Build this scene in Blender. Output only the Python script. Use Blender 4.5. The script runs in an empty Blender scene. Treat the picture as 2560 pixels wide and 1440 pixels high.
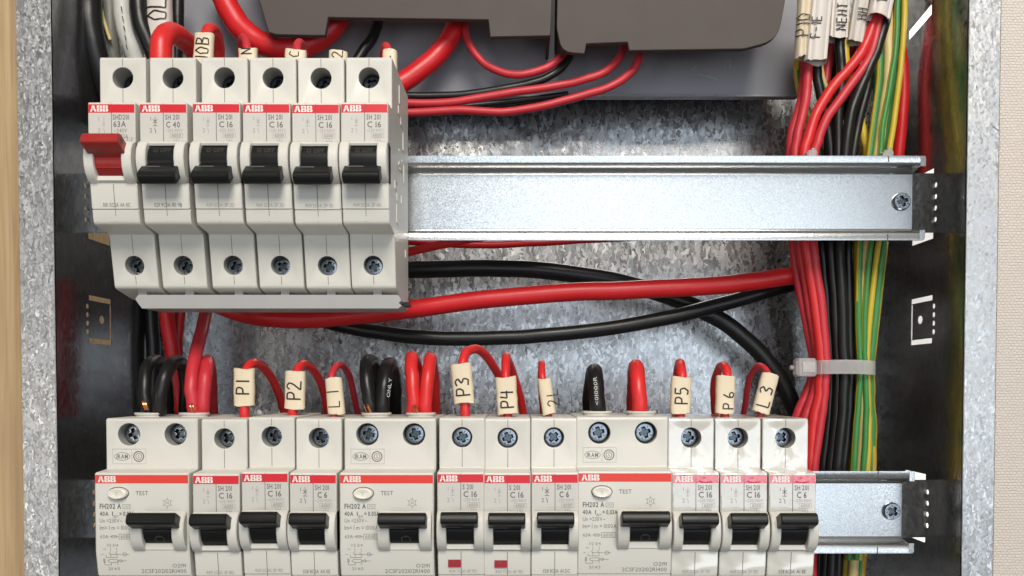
import bpy, bmesh, math, random
from mathutils import Vector, geometry

random.seed(7)
C = bpy.context.scene.collection
SC = bpy.context.scene
MM = 0.001

# ------------------------------------------------------------------ camera
# All sizes below are millimetres: x to the right, d from the upper rail's front
# plane towards the viewer, z upwards.  The camera stands 363 mm in front of that plane.
F, PPX, PPY, VPY, CAMD = 2139.0, 1300.0, 1016.0, 960.0, 363.0
PITCH = math.atan((PPY - VPY) / F)
cam = bpy.data.cameras.new('camera')
camo = bpy.data.objects.new('camera', cam)
C.objects.link(camo)
camo.location = (0, -CAMD * MM, 0)
camo.rotation_euler = (math.pi / 2 - PITCH, 0, 0)
cam.sensor_width = 36
cam.lens = 36 * F / 2560
cam.shift_x = -(PPX - 1280) / 2560
cam.shift_y = (PPY - 720) / 2560
cam.clip_start = 0.01
cam.clip_end = 50
SC.camera = camo

# ------------------------------------------------------------------ light
w = bpy.data.worlds.new('World')
SC.world = w
w.use_nodes = True
w.node_tree.nodes['Background'].inputs[0].default_value = (1.0, 0.98, 0.96, 1)
w.node_tree.nodes['Background'].inputs[1].default_value = 0.15
SC.view_settings.view_transform = 'Standard'
SC.view_settings.look = 'None'
SC.view_settings.gamma = 1
SC.view_settings.exposure = 0.0


def area(name, loc, target, sx, sy, power, col):
    l = bpy.data.lights.new(name, 'AREA')
    l.shape = 'RECTANGLE'
    l.size, l.size_y, l.energy, l.color = sx, sy, power, col
    o = bpy.data.objects.new(name, l)
    C.objects.link(o)
    o.location = loc
    o.rotation_euler = (Vector(target) - Vector(loc)).to_track_quat('-Z', 'Y').to_euler()
    return o


area('ceiling_lamp', (0.14, -1.05, 0.84), (0, 0, 0.0), 0.55, 0.55, 18.0, (1.0, 0.94, 0.85))
area('window_light', (0.285, -1.5, 0.04), (0.285, 0, 0.04), 0.97, 0.88, 5.6, (0.78, 0.89, 1.0))
area('side_window_light', (-0.88, -1.35, -0.17), (-0.1, 0, 0.0), 0.32, 0.26, 1.7, (1.0, 0.95, 0.88))
area('door_light', (1.05, -1.45, -0.05), (0.1, 0, 0.0), 0.35, 0.5, 2.4, (0.85, 0.92, 1.0))


# ------------------------------------------------------------------ materials
def mat(name):
    m = bpy.data.materials.new(name)
    m.use_nodes = True
    n = m.node_tree.nodes
    return m, n, m.node_tree.links, n['Principled BSDF']


def simple(name, col, rough=0.5, metal=0.0, spec=0.5, bump=None, vary=0.0, coat=0.0):
    m, n, l, b = mat(name)
    b.inputs['Base Color'].default_value = (*col, 1)
    b.inputs['Roughness'].default_value = rough
    b.inputs['Metallic'].default_value = metal
    b.inputs['Specular IOR Level'].default_value = spec
    b.inputs['Coat Weight'].default_value = coat
    b.inputs['Coat Roughness'].default_value = 0.12
    tc = n.new('ShaderNodeTexCoord')
    if vary:
        nz = n.new('ShaderNodeTexNoise')
        nz.inputs['Scale'].default_value = 90
        nz.inputs['Detail'].default_value = 4
        l.new(tc.outputs['Object'], nz.inputs['Vector'])
        mx = n.new('ShaderNodeMix')
        mx.data_type = 'RGBA'
        mx.inputs[6].default_value = (*[c * (1 - vary) for c in col], 1)
        mx.inputs[7].default_value = (*[min(1, c * (1 + vary)) for c in col], 1)
        l.new(nz.outputs[0], mx.inputs[0])
        l.new(mx.outputs[2], b.inputs['Base Color'])
        rr = n.new('ShaderNodeMapRange')
        rr.inputs[3].default_value = max(0.05, rough - 0.1)
        rr.inputs[4].default_value = rough + 0.1
        l.new(nz.outputs[0], rr.inputs[0])
        l.new(rr.outputs[0], b.inputs['Roughness'])
    if bump:
        sc, st, dist = bump
        nz = n.new('ShaderNodeTexNoise')
        nz.inputs['Scale'].default_value = sc
        nz.inputs['Detail'].default_value = 3
        l.new(tc.outputs['Object'], nz.inputs['Vector'])
        bp = n.new('ShaderNodeBump')
        bp.inputs['Strength'].default_value = st
        bp.inputs['Distance'].default_value = dist
        l.new(nz.outputs[0], bp.inputs['Height'])
        l.new(bp.outputs[0], b.inputs['Normal'])
        if coat:
            l.new(bp.outputs[0], b.inputs['Coat Normal'])
    return m


def galvanised(name, cell, k, rough, lo, hi, tint=(1, 1, 1), stretch=2.6):
    """spangled zinc: crystals of slightly different tilt, tone and polish"""
    m, n, l, b = mat(name)
    b.inputs['Metallic'].default_value = 0.92
    tc = n.new('ShaderNodeTexCoord')
    nz = n.new('ShaderNodeTexNoise')
    nz.inputs['Scale'].default_value = 330
    nz.inputs['Detail'].default_value = 1
    l.new(tc.outputs['Object'], nz.inputs['Vector'])
    dis = n.new('ShaderNodeVectorMath')
    dis.operation = 'MULTIPLY_ADD'
    dis.inputs[1].default_value = (0.0026,) * 3
    l.new(nz.outputs[1], dis.inputs[0])
    l.new(tc.outputs['Object'], dis.inputs[2])
    def cells(rot, sc, st):
        mp = n.new('ShaderNodeMapping')
        mp.inputs['Rotation'].default_value = (rot * 0.6, rot, 0)
        mp.inputs['Scale'].default_value = (1000 / sc, 1000 / sc, 1000 / sc / st)
        l.new(dis.outputs[0], mp.inputs['Vector'])
        v = n.new('ShaderNodeTexVoronoi')
        v.inputs['Scale'].default_value = 1
        l.new(mp.outputs[0], v.inputs['Vector'])
        return v.outputs['Color']

    def pick(fac, lim, a_, b_):
        gt = n.new('ShaderNodeMath')
        gt.operation = 'GREATER_THAN'
        gt.inputs[1].default_value = lim
        l.new(fac, gt.inputs[0])
        mx = n.new('ShaderNodeMix')
        mx.data_type = 'RGBA'
        l.new(gt.outputs[0], mx.inputs[0])
        l.new(a_, mx.inputs[6])
        l.new(b_, mx.inputs[7])
        return mx.outputs[2]
    # shards lying at four different slants, one picked per patch
    sep = n.new('ShaderNodeSeparateColor')
    l.new(cells(0.9, cell * 0.8, 1.3), sep.inputs[0])
    ca = pick(sep.outputs[0], 0.5, cells(0.5, cell, stretch), cells(-0.75, cell * 0.85, stretch))
    cb = pick(sep.outputs[0], 0.5, cells(1.25, cell * 1.1, stretch), cells(-1.5, cell * 0.9, stretch))
    c = pick(sep.outputs[1], 0.5, ca, cb)
    s2 = n.new('ShaderNodeSeparateColor')
    l.new(c, s2.inputs[0])
    big = n.new('ShaderNodeTexNoise')
    big.inputs['Scale'].default_value = 28
    big.inputs['Detail'].default_value = 5
    l.new(tc.outputs['Object'], big.inputs['Vector'])
    av = n.new('ShaderNodeMath')
    av.operation = 'MULTIPLY_ADD'
    av.inputs[1].default_value = 0.65
    l.new(s2.outputs[0], av.inputs[0])
    b2 = n.new('ShaderNodeMath')
    b2.operation = 'MULTIPLY'
    b2.inputs[1].default_value = 0.4
    l.new(big.outputs[0], b2.inputs[0])
    l.new(b2.outputs[0], av.inputs[2])
    cr = n.new('ShaderNodeMix')
    cr.data_type = 'RGBA'
    cr.inputs[6].default_value = (*[lo * t for t in tint], 1)
    cr.inputs[7].default_value = (*[hi * t for t in tint], 1)
    l.new(av.outputs[0], cr.inputs[0])
    l.new(cr.outputs[2], b.inputs['Base Color'])
    rr = n.new('ShaderNodeMapRange')
    rr.inputs[3].default_value = rough * 0.72
    rr.inputs[4].default_value = rough * 1.35
    l.new(s2.outputs[1], rr.inputs[0])
    l.new(rr.outputs[0], b.inputs['Roughness'])
    off = n.new('ShaderNodeVectorMath')
    off.operation = 'SUBTRACT'
    off.inputs[1].default_value = (0.5,) * 3
    l.new(c, off.inputs[0])
    geo = n.new('ShaderNodeNewGeometry')
    ad = n.new('ShaderNodeVectorMath')
    ad.operation = 'MULTIPLY_ADD'
    ad.inputs[1].default_value = (k,) * 3
    l.new(off.outputs[0], ad.inputs[0])
    l.new(geo.outputs['Normal'], ad.inputs[2])
    no = n.new('ShaderNodeVectorMath')
    no.operation = 'NORMALIZE'
    l.new(ad.outputs[0], no.inputs[0])
    l.new(no.outputs[0], b.inputs['Normal'])
    return m


def fine_zinc(name):
    m, n, l, b = mat(name)
    b.inputs['Metallic'].default_value = 0.95
    b.inputs['Roughness'].default_value = 0.22
    tc = n.new('ShaderNodeTexCoord')
    v = n.new('ShaderNodeTexVoronoi')
    v.inputs['Scale'].default_value = 2600
    l.new(tc.outputs['Object'], v.inputs['Vector'])
    s = n.new('ShaderNodeSeparateColor')
    l.new(v.outputs['Color'], s.inputs[0])
    cr = n.new('ShaderNodeMix')
    cr.data_type = 'RGBA'
    cr.inputs[6].default_value = (0.46, 0.47, 0.47, 1)
    cr.inputs[7].default_value = (0.63, 0.64, 0.645, 1)
    l.new(s.outputs[0], cr.inputs[0])
    l.new(cr.outputs[2], b.inputs['Base Color'])
    off = n.new('ShaderNodeVectorMath')
    off.operation = 'SUBTRACT'
    off.inputs[1].default_value = (0.5,) * 3
    l.new(v.outputs['Color'], off.inputs[0])
    geo = n.new('ShaderNodeNewGeometry')
    ad = n.new('ShaderNodeVectorMath')
    ad.operation = 'MULTIPLY_ADD'
    ad.inputs[1].default_value = (0.032,) * 3
    l.new(off.outputs[0], ad.inputs[0])
    l.new(geo.outputs['Normal'], ad.inputs[2])
    no = n.new('ShaderNodeVectorMath')
    no.operation = 'NORMALIZE'
    l.new(ad.outputs[0], no.inputs[0])
    l.new(no.outputs[0], b.inputs['Normal'])
    return m


def wood(name):
    m, n, l, b = mat(name)
    tc = n.new('ShaderNodeTexCoord')
    mp = n.new('ShaderNodeMapping')
    mp.inputs['Scale'].default_value = (420, 420, 14)
    l.new(tc.outputs['Object'], mp.inputs['Vector'])
    nz = n.new('ShaderNodeTexNoise')
    nz.inputs['Scale'].default_value = 1
    nz.inputs['Detail'].default_value = 6
    nz.inputs['Distortion'].default_value = 0.6
    l.new(mp.outputs[0], nz.inputs['Vector'])
    mp2 = n.new('ShaderNodeMapping')
    mp2.inputs['Scale'].default_value = (130, 130, 3)
    l.new(tc.outputs['Object'], mp2.inputs['Vector'])
    n2 = n.new('ShaderNodeTexNoise')
    n2.inputs['Scale'].default_value = 1
    n2.inputs['Detail'].default_value = 3
    l.new(mp2.outputs[0], n2.inputs['Vector'])
    av = n.new('ShaderNodeMath')
    av.operation = 'MULTIPLY_ADD'
    av.inputs[1].default_value = 0.5
    l.new(nz.outputs[0], av.inputs[0])
    h = n.new('ShaderNodeMath')
    h.operation = 'MULTIPLY'
    h.inputs[1].default_value = 0.5
    l.new(n2.outputs[0], h.inputs[0])
    l.new(h.outputs[0], av.inputs[2])
    cr = n.new('ShaderNodeValToRGB')
    e = cr.color_ramp.elements
    e[0].position, e[0].color = 0.34, (0.27, 0.175, 0.085, 1)
    e[1].position, e[1].color = 0.62, (0.52, 0.37, 0.205, 1)
    l.new(av.outputs[0], cr.inputs[0])
    l.new(cr.outputs[0], b.inputs['Base Color'])
    b.inputs['Roughness'].default_value = 0.55
    bp = n.new('ShaderNodeBump')
    bp.inputs['Strength'].default_value = 0.3
    bp.inputs['Distance'].default_value = 0.0003
    l.new(nz.outputs[0], bp.inputs['Height'])
    l.new(bp.outputs[0], b.inputs['Normal'])
    return m


def wallpaper(name):
    m, n, l, b = mat(name)
    b.inputs['Base Color'].default_value = (0.60, 0.53, 0.46, 1)
    b.inputs['Roughness'].default_value = 0.8
    tc = n.new('ShaderNodeTexCoord')
    mp = n.new('ShaderNodeMapping')
    mp.inputs['Rotation'].default_value = (math.pi / 2, 0, 0)
    mp.inputs['Scale'].default_value = (1000, 1000, 1000)
    l.new(tc.outputs['Object'], mp.inputs['Vector'])
    nz = n.new('ShaderNodeTexNoise')
    nz.inputs['Scale'].default_value = 0.5
    l.new(mp.outputs[0], nz.inputs['Vector'])
    d = n.new('ShaderNodeVectorMath')
    d.operation = 'MULTIPLY_ADD'
    d.inputs[1].default_value = (1.6, 0.9, 0)
    l.new(nz.outputs[1], d.inputs[0])
    l.new(mp.outputs[0], d.inputs[2])
    br = n.new('ShaderNodeTexBrick')
    br.inputs['Scale'].default_value = 1
    br.inputs['Brick Width'].default_value = 1.7
    br.inputs['Row Height'].default_value = 1.15
    br.inputs['Mortar Size'].default_value = 0.28
    br.inputs['Mortar Smooth'].default_value = 0.8
    l.new(d.outputs[0], br.inputs['Vector'])
    bp = n.new('ShaderNodeBump')
    bp.inputs['Strength'].default_value = 0.55
    bp.inputs['Distance'].default_value = 0.0006
    bp.invert = True
    l.new(br.outputs['Fac'], bp.inputs['Height'])
    l.new(bp.outputs[0], b.inputs['Normal'])
    cr = n.new('ShaderNodeMix')
    cr.data_type = 'RGBA'
    cr.inputs[6].default_value = (0.66, 0.60, 0.54, 1)
    cr.inputs[7].default_value = (0.57, 0.51, 0.45, 1)
    l.new(br.outputs['Fac'], cr.inputs[0])
    l.new(cr.outputs[2], b.inputs['Base Color'])
    return m


M = {}
M['cream'] = simple('cream_plastic', (0.635, 0.615, 0.56), 0.42, vary=0.03, bump=(1400, 0.06, 0.0002))
_n, _l = M['cream'].node_tree.nodes, M['cream'].node_tree.links     # every moulding has aged a little differently
_oi, _hs, _mr = _n.new('ShaderNodeObjectInfo'), _n.new('ShaderNodeHueSaturation'), _n.new('ShaderNodeMapRange')
_mr.inputs[3].default_value, _mr.inputs[4].default_value = 0.93, 1.02
_l.new(_oi.outputs['Random'], _mr.inputs[0])
_l.new(_mr.outputs[0], _hs.inputs['Value'])
_src = _n['Principled BSDF'].inputs['Base Color'].links[0].from_socket
_l.new(_src, _hs.inputs['Color'])
_l.new(_hs.outputs[0], _n['Principled BSDF'].inputs['Base Color'])
M['film'] = simple('cream_plastic_under_film', (0.635, 0.615, 0.56), 0.35, vary=0.03, bump=(62, 0.75, 0.0026), coat=1.0)
M['film'].node_tree.nodes['Noise Texture.001'].inputs['Detail'].default_value = 0.6
M['film'].node_tree.nodes['Noise Texture.001'].inputs['Distortion'].default_value = 1.2
M['film'].node_tree.nodes['Principled BSDF'].inputs['Coat IOR'].default_value = 2.1
M['label'] = simple('label_print_ground', (0.56, 0.54, 0.495), 0.38, vary=0.02)
M['label_film'] = simple('label_under_film', (0.58, 0.56, 0.52), 0.3, bump=(90, 0.45, 0.0016), coat=0.8)
M['label_film'].node_tree.nodes['Principled BSDF'].inputs['Coat IOR'].default_value = 1.9
M['seam'] = simple('seam_shadow', (0.10, 0.09, 0.08), 0.8)
M['ink'] = simple('dark_ink', (0.10, 0.10, 0.105), 0.6)
M['ink_mid'] = simple('grey_ink', (0.15, 0.148, 0.145), 0.6)
M['ink_pale'] = simple('pale_grey_ink', (0.31, 0.30, 0.285), 0.6)
M['white_ink'] = simple('white_ink', (0.82, 0.79, 0.74), 0.5)
M['worn_ink'] = simple('worn_white_ink', (0.50, 0.49, 0.46), 0.6, vary=0.3)
M['stripe'] = simple('crimson_stripe', (0.62, 0.012, 0.025), 0.4, vary=0.04)
M['stripe_rcd'] = simple('vermilion_stripe', (0.68, 0.042, 0.022), 0.4, vary=0.04)
M['stripe_film'] = simple('crimson_stripe_under_film', (0.62, 0.02, 0.045), 0.3, bump=(260, 0.6, 0.0012), coat=1.0)
M['stripe_film'].node_tree.nodes['Principled BSDF'].inputs['Coat IOR'].default_value = 2.1
M['toggle'] = simple('black_toggle_plastic', (0.010, 0.0105, 0.010), 0.33, spec=0.25, vary=0.1)
M['toggle_text'] = simple('raised_black_text', (0.06, 0.058, 0.055), 0.5)
M['toggle_red'] = simple('red_toggle_plastic', (0.33, 0.017, 0.015), 0.4, vary=0.06)
M['indicator'] = simple('red_indicator', (0.30, 0.006, 0.012), 0.35)
M['button'] = simple('ivory_button', (0.74, 0.70, 0.61), 0.35)
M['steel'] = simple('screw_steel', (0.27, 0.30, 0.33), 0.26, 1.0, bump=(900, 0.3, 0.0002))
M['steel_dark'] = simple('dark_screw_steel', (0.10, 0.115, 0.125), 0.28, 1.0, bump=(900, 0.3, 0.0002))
M['hole'] = simple('hole_interior_shade', (0.28, 0.27, 0.255), 0.6)  # shade inside the holes put into the colour, darker than the moulding
M['red'] = simple('red_pvc', (0.64, 0.024, 0.024), 0.38, vary=0.06, bump=(220, 0.12, 0.0006))
M['red2'] = simple('carmine_pvc', (0.53, 0.028, 0.040), 0.44, vary=0.06, bump=(220, 0.12, 0.0006))
M['red3'] = simple('deep_red_pvc', (0.60, 0.012, 0.016), 0.4, vary=0.06, bump=(220, 0.12, 0.0006))
M['black'] = simple('black_pvc', (0.009, 0.009, 0.009), 0.36, spec=0.4, vary=0.1, bump=(220, 0.12, 0.0006))
M['green'] = simple('green_pvc', (0.045, 0.22, 0.05), 0.42)
M['yellow'] = simple('yellow_pvc', (0.56, 0.40, 0.03), 0.42, vary=0.06)
M['ochre'] = simple('ochre_pvc', (0.50, 0.30, 0.03), 0.42, vary=0.06)
M['straw'] = simple('straw_pvc', (0.60, 0.47, 0.20), 0.42, vary=0.06)
M['copper'] = simple('copper', (0.75, 0.30, 0.13), 0.25, 1.0)
M['sleeve'] = simple('cream_sleeve', (0.70, 0.595, 0.43), 0.5, vary=0.06, bump=(350, 0.15, 0.0005))
M['sleeve_white'] = simple('white_sleeve', (0.60, 0.55, 0.50), 0.5, vary=0.06, bump=(350, 0.15, 0.0005))
M['cable_white'] = simple('pale_cable', (0.50, 0.49, 0.45), 0.5, vary=0.05)
M['cable_grey'] = simple('olive_grey_cable', (0.19, 0.19, 0.16), 0.5, vary=0.05)
M['marker'] = simple('marker_ink', (0.018, 0.010, 0.008), 0.45)
M['busbar'] = simple('grey_busbar_plastic', (0.36, 0.355, 0.345), 0.4, vary=0.03)
M['plate'] = simple('slate_grey_plastic', (0.235, 0.235, 0.26), 0.42, vary=0.06, bump=(160, 0.06, 0.0006))
M['cover'] = simple('shade_dimmed_plastic', (0.088, 0.073, 0.067), 0.6, spec=0.2, vary=0.05)  # beige-grey covers; their dim shade is put into this base colour
M['plaster'] = simple('white_plaster', (0.85, 0.83, 0.80), 0.9, vary=0.03)
M['plaster_warm'] = simple('painted_edge', (0.62, 0.56, 0.50), 0.8, vary=0.05, bump=(300, 0.3, 0.001))
M['scuff'] = simple('scuffed_plastic', (0.31, 0.31, 0.335), 0.7)
M['zinc'] = fine_zinc('satin_zinc')
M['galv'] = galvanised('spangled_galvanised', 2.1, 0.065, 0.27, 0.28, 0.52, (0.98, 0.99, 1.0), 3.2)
M['galv_side'] = galvanised('dimmed_galvanised_side', 2.0, 0.025, 0.17, 0.19, 0.30)  # the box's inner darkness is put into these lowered base tones
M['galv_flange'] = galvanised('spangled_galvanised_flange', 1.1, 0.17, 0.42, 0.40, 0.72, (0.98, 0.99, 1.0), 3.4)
M['wood'] = wood('oiled_wood')
M['wallpaper'] = wallpaper('woven_wallpaper')
_m, _n, _l, _b = mat('clear_nylon')
_b.inputs['Base Color'].default_value = (0.88, 0.84, 0.83, 1)
_b.inputs['Roughness'].default_value = 0.3
_b.inputs['Transmission Weight'].default_value = 0.7
_b.inputs['IOR'].default_value = 1.3
M['nylon'] = _m


# ------------------------------------------------------------------ projection helper: a sight line met at depth d
def P(px, py, d):
    xc, yc = (px - PPX) / F, -(py - PPY) / F
    dy = math.cos(PITCH) + yc * math.sin(PITCH)
    dz = -math.sin(PITCH) + yc * math.cos(PITCH)
    t = (CAMD - d) / dy
    return (t * xc, d, t * dz)


def PX(px, d):
    return P(px, VPY, d)[0]


def scale_at(d):
    return F / (CAMD - d)


# ------------------------------------------------------------------ glyphs
GLYPH = {}


def make_glyphs(chars):
    tmp = []
    for bold in (0, 1):
        for ch in chars:
            cu = bpy.data.curves.new('g', 'FONT')
            cu.body = ch
            cu.resolution_u = 2
            cu.offset = 0.022 if bold else 0.0
            o = bpy.data.objects.new('g', cu)
            C.objects.link(o)
            tmp.append((ch, bold, o, cu))
    dg = bpy.context.evaluated_depsgraph_get()
    for ch, bold, o, cu in tmp:
        me = bpy.data.meshes.new_from_object(o.evaluated_get(dg))
        vs = [(v.co.x, v.co.y) for v in me.vertices]
        fs = [tuple(p.vertices) for p in me.polygons]
        GLYPH[(ch, bold)] = (vs, fs)
        bpy.data.meshes.remove(me)
    for ch, bold, o, cu in tmp:
        bpy.data.objects.remove(o)
        bpy.data.curves.remove(cu)


make_glyphs('ABCDEFGHIJKLMNOPQRSTUVWXYZ0123456789~-=/,.nm|<>()')
CAP = max(v[1] for v in GLYPH[('H', 0)][0])


def layout(s, bold=0):
    """text as 2-D verts/faces, cap height 1, starting at x = 0"""
    V, Fc, x = [], [], 0.0
    for ch in s:
        if ch == ' ':
            x += 0.42
            continue
        vs, fs = GLYPH[(ch, bold)]
        lo = min(v[0] for v in vs)
        hi = max(v[0] for v in vs)
        b = len(V)
        V += [((vx - lo) / CAP + x, vy / CAP) for vx, vy in vs]
        Fc += [tuple(b + i for i in f) for f in fs]
        x += (hi - lo) / CAP + 0.17
    return V, Fc, x - 0.17


# ------------------------------------------------------------------ mesh builder
def offset_poly(pts, b):
    n = len(pts)
    out = []
    for i in range(n):
        p0, p1, p2 = pts[i - 1], pts[i], pts[(i + 1) % n]
        a = (p1[0] - p0[0], p1[1] - p0[1])
        c = (p2[0] - p1[0], p2[1] - p1[1])
        la, lc = math.hypot(*a) or 1e-9, math.hypot(*c) or 1e-9
        na, nc = (-a[1] / la, a[0] / la), (-c[1] / lc, c[0] / lc)
        m = (na[0] + nc[0], na[1] + nc[1])
        k = 1 + na[0] * nc[0] + na[1] * nc[1]
        k = max(k, 0.35)
        out.append((p1[0] + m[0] / k * b, p1[1] + m[1] / k * b))
    return out


def fillet(pts, seg=3):
    """pts of (u, v[, r]); counter-clockwise"""
    n = len(pts)
    out = []
    for i in range(n):
        p = pts[i]
        r = p[2] if len(p) > 2 else 0
        if not r:
            out.append((p[0], p[1]))
            continue
        a, c = Vector(pts[i - 1][:2]), Vector(pts[(i + 1) % n][:2])
        q = Vector(p[:2])
        va, vc = (a - q).normalized(), (c - q).normalized()
        ang = va.angle(vc)
        t = min(r / math.tan(ang / 2), (a - q).length * 0.48, (c - q).length * 0.48)
        s, e = q + va * t, q + vc * t
        for k in range(seg + 1):
            u = k / seg
            pt = s * (1 - u) ** 2 + q * 2 * u * (1 - u) + e * u ** 2
            out.append((pt.x, pt.y))
    return out


def crom(pts, n=6):
    P4 = [Vector(p) for p in pts]
    P4 = [P4[0] * 2 - P4[1]] + P4 + [P4[-1] * 2 - P4[-2]]
    out = []
    for i in range(1, len(P4) - 2):
        a, b, c, d = P4[i - 1:i + 3]
        for k in range(n):
            t = k / n
            out.append(0.5 * ((2 * b) + (c - a) * t + (2 * a - 5 * b + 4 * c - d) * t * t + (3 * b - a - 3 * c + d) * t ** 3))
    out.append(P4[-2])
    return out


class MB:
    def __init__(self):
        self.v, self.f, self.m = [], [], []

    def face(self, idx, mi=0):
        self.f.append(tuple(idx))
        self.m.append(mi)

    def add(self, vs):
        b = len(self.v)
        self.v += [tuple(p) for p in vs]
        return b

    def box(self, x0, x1, d0, d1, z0, z1, mi=0):
        b = self.add([(x, d, z) for x in (x0, x1) for d in (d0, d1) for z in (z0, z1)])
        for q in ((0, 1, 3, 2), (4, 6, 7, 5), (0, 4, 5, 1), (2, 3, 7, 6), (0, 2, 6, 4), (1, 5, 7, 3)):
            self.face([b + i for i in q], mi)

    def rbox(self, x0, x1, d0, d1, z0, z1, r=0.4, b=0.3, mi=0):
        self.loft(fillet([(d0, z0, r), (d1, z0, r), (d1, z1, r), (d0, z1, r)]), x0, x1, b, mi=mi)

    def loft(self, prof, x0, x1, b=0.3, holes=(), mi=0, rot=None):
        """closed (d,z) outline run along x, its two ends chamfered by b.
        holes: (x, d, z, radius, depth, material) sunk at right angles into the outline"""
        area2 = sum(prof[i - 1][0] * prof[i][1] - prof[i][0] * prof[i - 1][1] for i in range(len(prof)))
        if area2 < 0:
            prof = prof[::-1]
        if rot:
            (cd, cz), a = rot
            ca, sa = math.cos(a), math.sin(a)
            prof = [(cd + (d - cd) * ca - (z - cz) * sa, cz + (d - cd) * sa + (z - cz) * ca) for d, z in prof]
        inn = offset_poly(prof, b)
        n = len(prof)
        rings = []
        for x, pr in ((x0, inn), (x0 + b, prof), (x1 - b, prof), (x1, inn)):
            rings.append(self.add([(x, d, z) for d, z in pr]))
        hs = {}
        for h in holes:
            for i in range(n):
                p, q = Vector(prof[i]), Vector(prof[(i + 1) % n])
                L = (q - p).length
                if L < 2 * h[3]:
                    continue
                e = (q - p) / L
                w_ = Vector((h[1], h[2])) - p
                s = w_.dot(e)
                if 0 < s < L and (w_ - e * s).length < 0.6:
                    hs.setdefault(i, []).append((h, s))
                    break
        for k in range(3):
            for i in range(n):
                j = (i + 1) % n
                if k == 1 and i in hs:
                    self.holed(prof[i], prof[j], x0 + b, x1 - b, hs[i], mi)
                    continue
                self.face((rings[k] + i, rings[k] + j, rings[k + 1] + j, rings[k + 1] + i), mi)
        self.face([rings[0] + i for i in range(n)][::-1], mi)
        self.face([rings[3] + i for i in range(n)], mi)

    def holed(self, p, q, xa, xb, hl, mi):
        p, q = Vector(p), Vector(q)
        L = (q - p).length
        e = (q - p) / L
        nrm = Vector((e.y, -e.x))
        to = lambda x, s, o=0.0: (x, p.x + e.x * s + nrm.x * o, p.y + e.y * s + nrm.y * o)
        loops = [[(xa, 0), (xb, 0), (xb, L), (xa, L)]]
        N = 28
        for h, s in hl:
            r = h[3] + 0.25
            loops.append([(h[0] + r * math.cos(2 * math.pi * k / N), s + r * math.sin(2 * math.pi * k / N)) for k in range(N)])
        flat = [pt for lp in loops for pt in lp]
        b = self.add([to(*pt) for pt in flat])
        for t in geometry.tessellate_polygon([[Vector((a, c, 0)) for a, c in lp] for lp in loops]):
            self.face([b + i for i in t], mi)
        off = 4
        for h, s in hl:
            r, dep, hm = h[3], h[4], h[5]
            cur = b + off
            for rr, o, m_ in ((r + 0.07, -0.07, mi), (r, -0.3, mi), (r, -dep, hm)):
                nx = self.add([to(h[0] + rr * math.cos(2 * math.pi * k / N), s + rr * math.sin(2 * math.pi * k / N), o) for k in range(N)])
                for k in range(N):
                    self.face((cur + k, cur + (k + 1) % N, nx + (k + 1) % N, nx + k), m_)
                cur = nx
            self.face([cur + k for k in range(N)], hm)
            off += N

    def plate(self, outer, holes, f0, f1, mi=0):
        loops = [outer] + list(holes)
        flat = [p for lp in loops for p in lp]
        a = self.add([f0(*p) for p in flat])
        b = self.add([f1(*p) for p in flat])
        for t in geometry.tessellate_polygon([[Vector((u, v, 0)) for u, v in lp] for lp in loops]):
            self.face([a + i for i in t], mi)
            self.face([b + i for i in reversed(t)], mi)
        o = 0
        for lp in loops:
            n = len(lp)
            for i in range(n):
                j = (i + 1) % n
                self.face((a + o + i, a + o + j, b + o + j, b + o + i), mi)
            o += n

    def tube(self, pts, r, sides=12, n=6, mi=0, stripe=None, cap=True, spline=True, squash=None):
        c = crom(pts, n) if spline else [Vector(p) for p in pts]
        T = []
        for i in range(len(c)):
            t = (c[min(i + 1, len(c) - 1)] - c[max(i - 1, 0)])
            T.append(t.normalized())
        ref = Vector((0, 1, 0))
        if abs(T[0].dot(ref)) > 0.9:
            ref = Vector((1, 0, 0))
        N = (ref - T[0] * ref.dot(T[0])).normalized()
        prev = None
        for i, p in enumerate(c):
            N = (N - T[i] * N.dot(T[i])).normalized()
            B = T[i].cross(N)
            rr = r[min(i, len(r) - 1)] if isinstance(r, (list, tuple)) else r
            ring = []
            for k in range(sides):
                a = 2 * math.pi * k / sides
                v = N * math.cos(a) * rr + B * math.sin(a) * rr
                if squash:
                    v.y *= squash
                ring.append(p + v)
            cur = self.add(ring)
            if prev is not None:
                for k in range(sides):
                    m_ = mi
                    if stripe:
                        ph, tw, frac = stripe
                        if ((k + ph + tw * i * 0.6) % sides) < frac * sides:
                            m_ = 1
                    self.face((prev + k, prev + (k + 1) % sides, cur + (k + 1) % sides, cur + k), m_)
            elif cap:
                self.face([cur + k for k in range(sides)][::-1], mi)
            prev = cur
        if cap:
            self.face([prev + k for k in range(sides)], mi)
        return c

    def text(self, s, x, z, d, h, ang=0.0, bold=0, mi=0, width=None, anchor='l'):
        V, Fc, wd = layout(s, bold)
        kx = h if width is None else width / max(wd, 1e-6)
        x -= {'l': 0, 'c': 0.5, 'r': 1.0}[anchor] * wd * kx * math.cos(ang)
        z -= {'l': 0, 'c': 0.5, 'r': 1.0}[anchor] * wd * kx * math.sin(ang)
        ca, sa = math.cos(ang), math.sin(ang)
        pts = []
        for a, b in V:
            u, v = a * kx, b * h
            X, Z = x + u * ca - v * sa, z + u * sa + v * ca
            pts.append((X, d(X, Z) if callable(d) else d, Z))
        b0 = self.add(pts)
        for f in Fc:
            self.face([b0 + i for i in f], mi)

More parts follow.
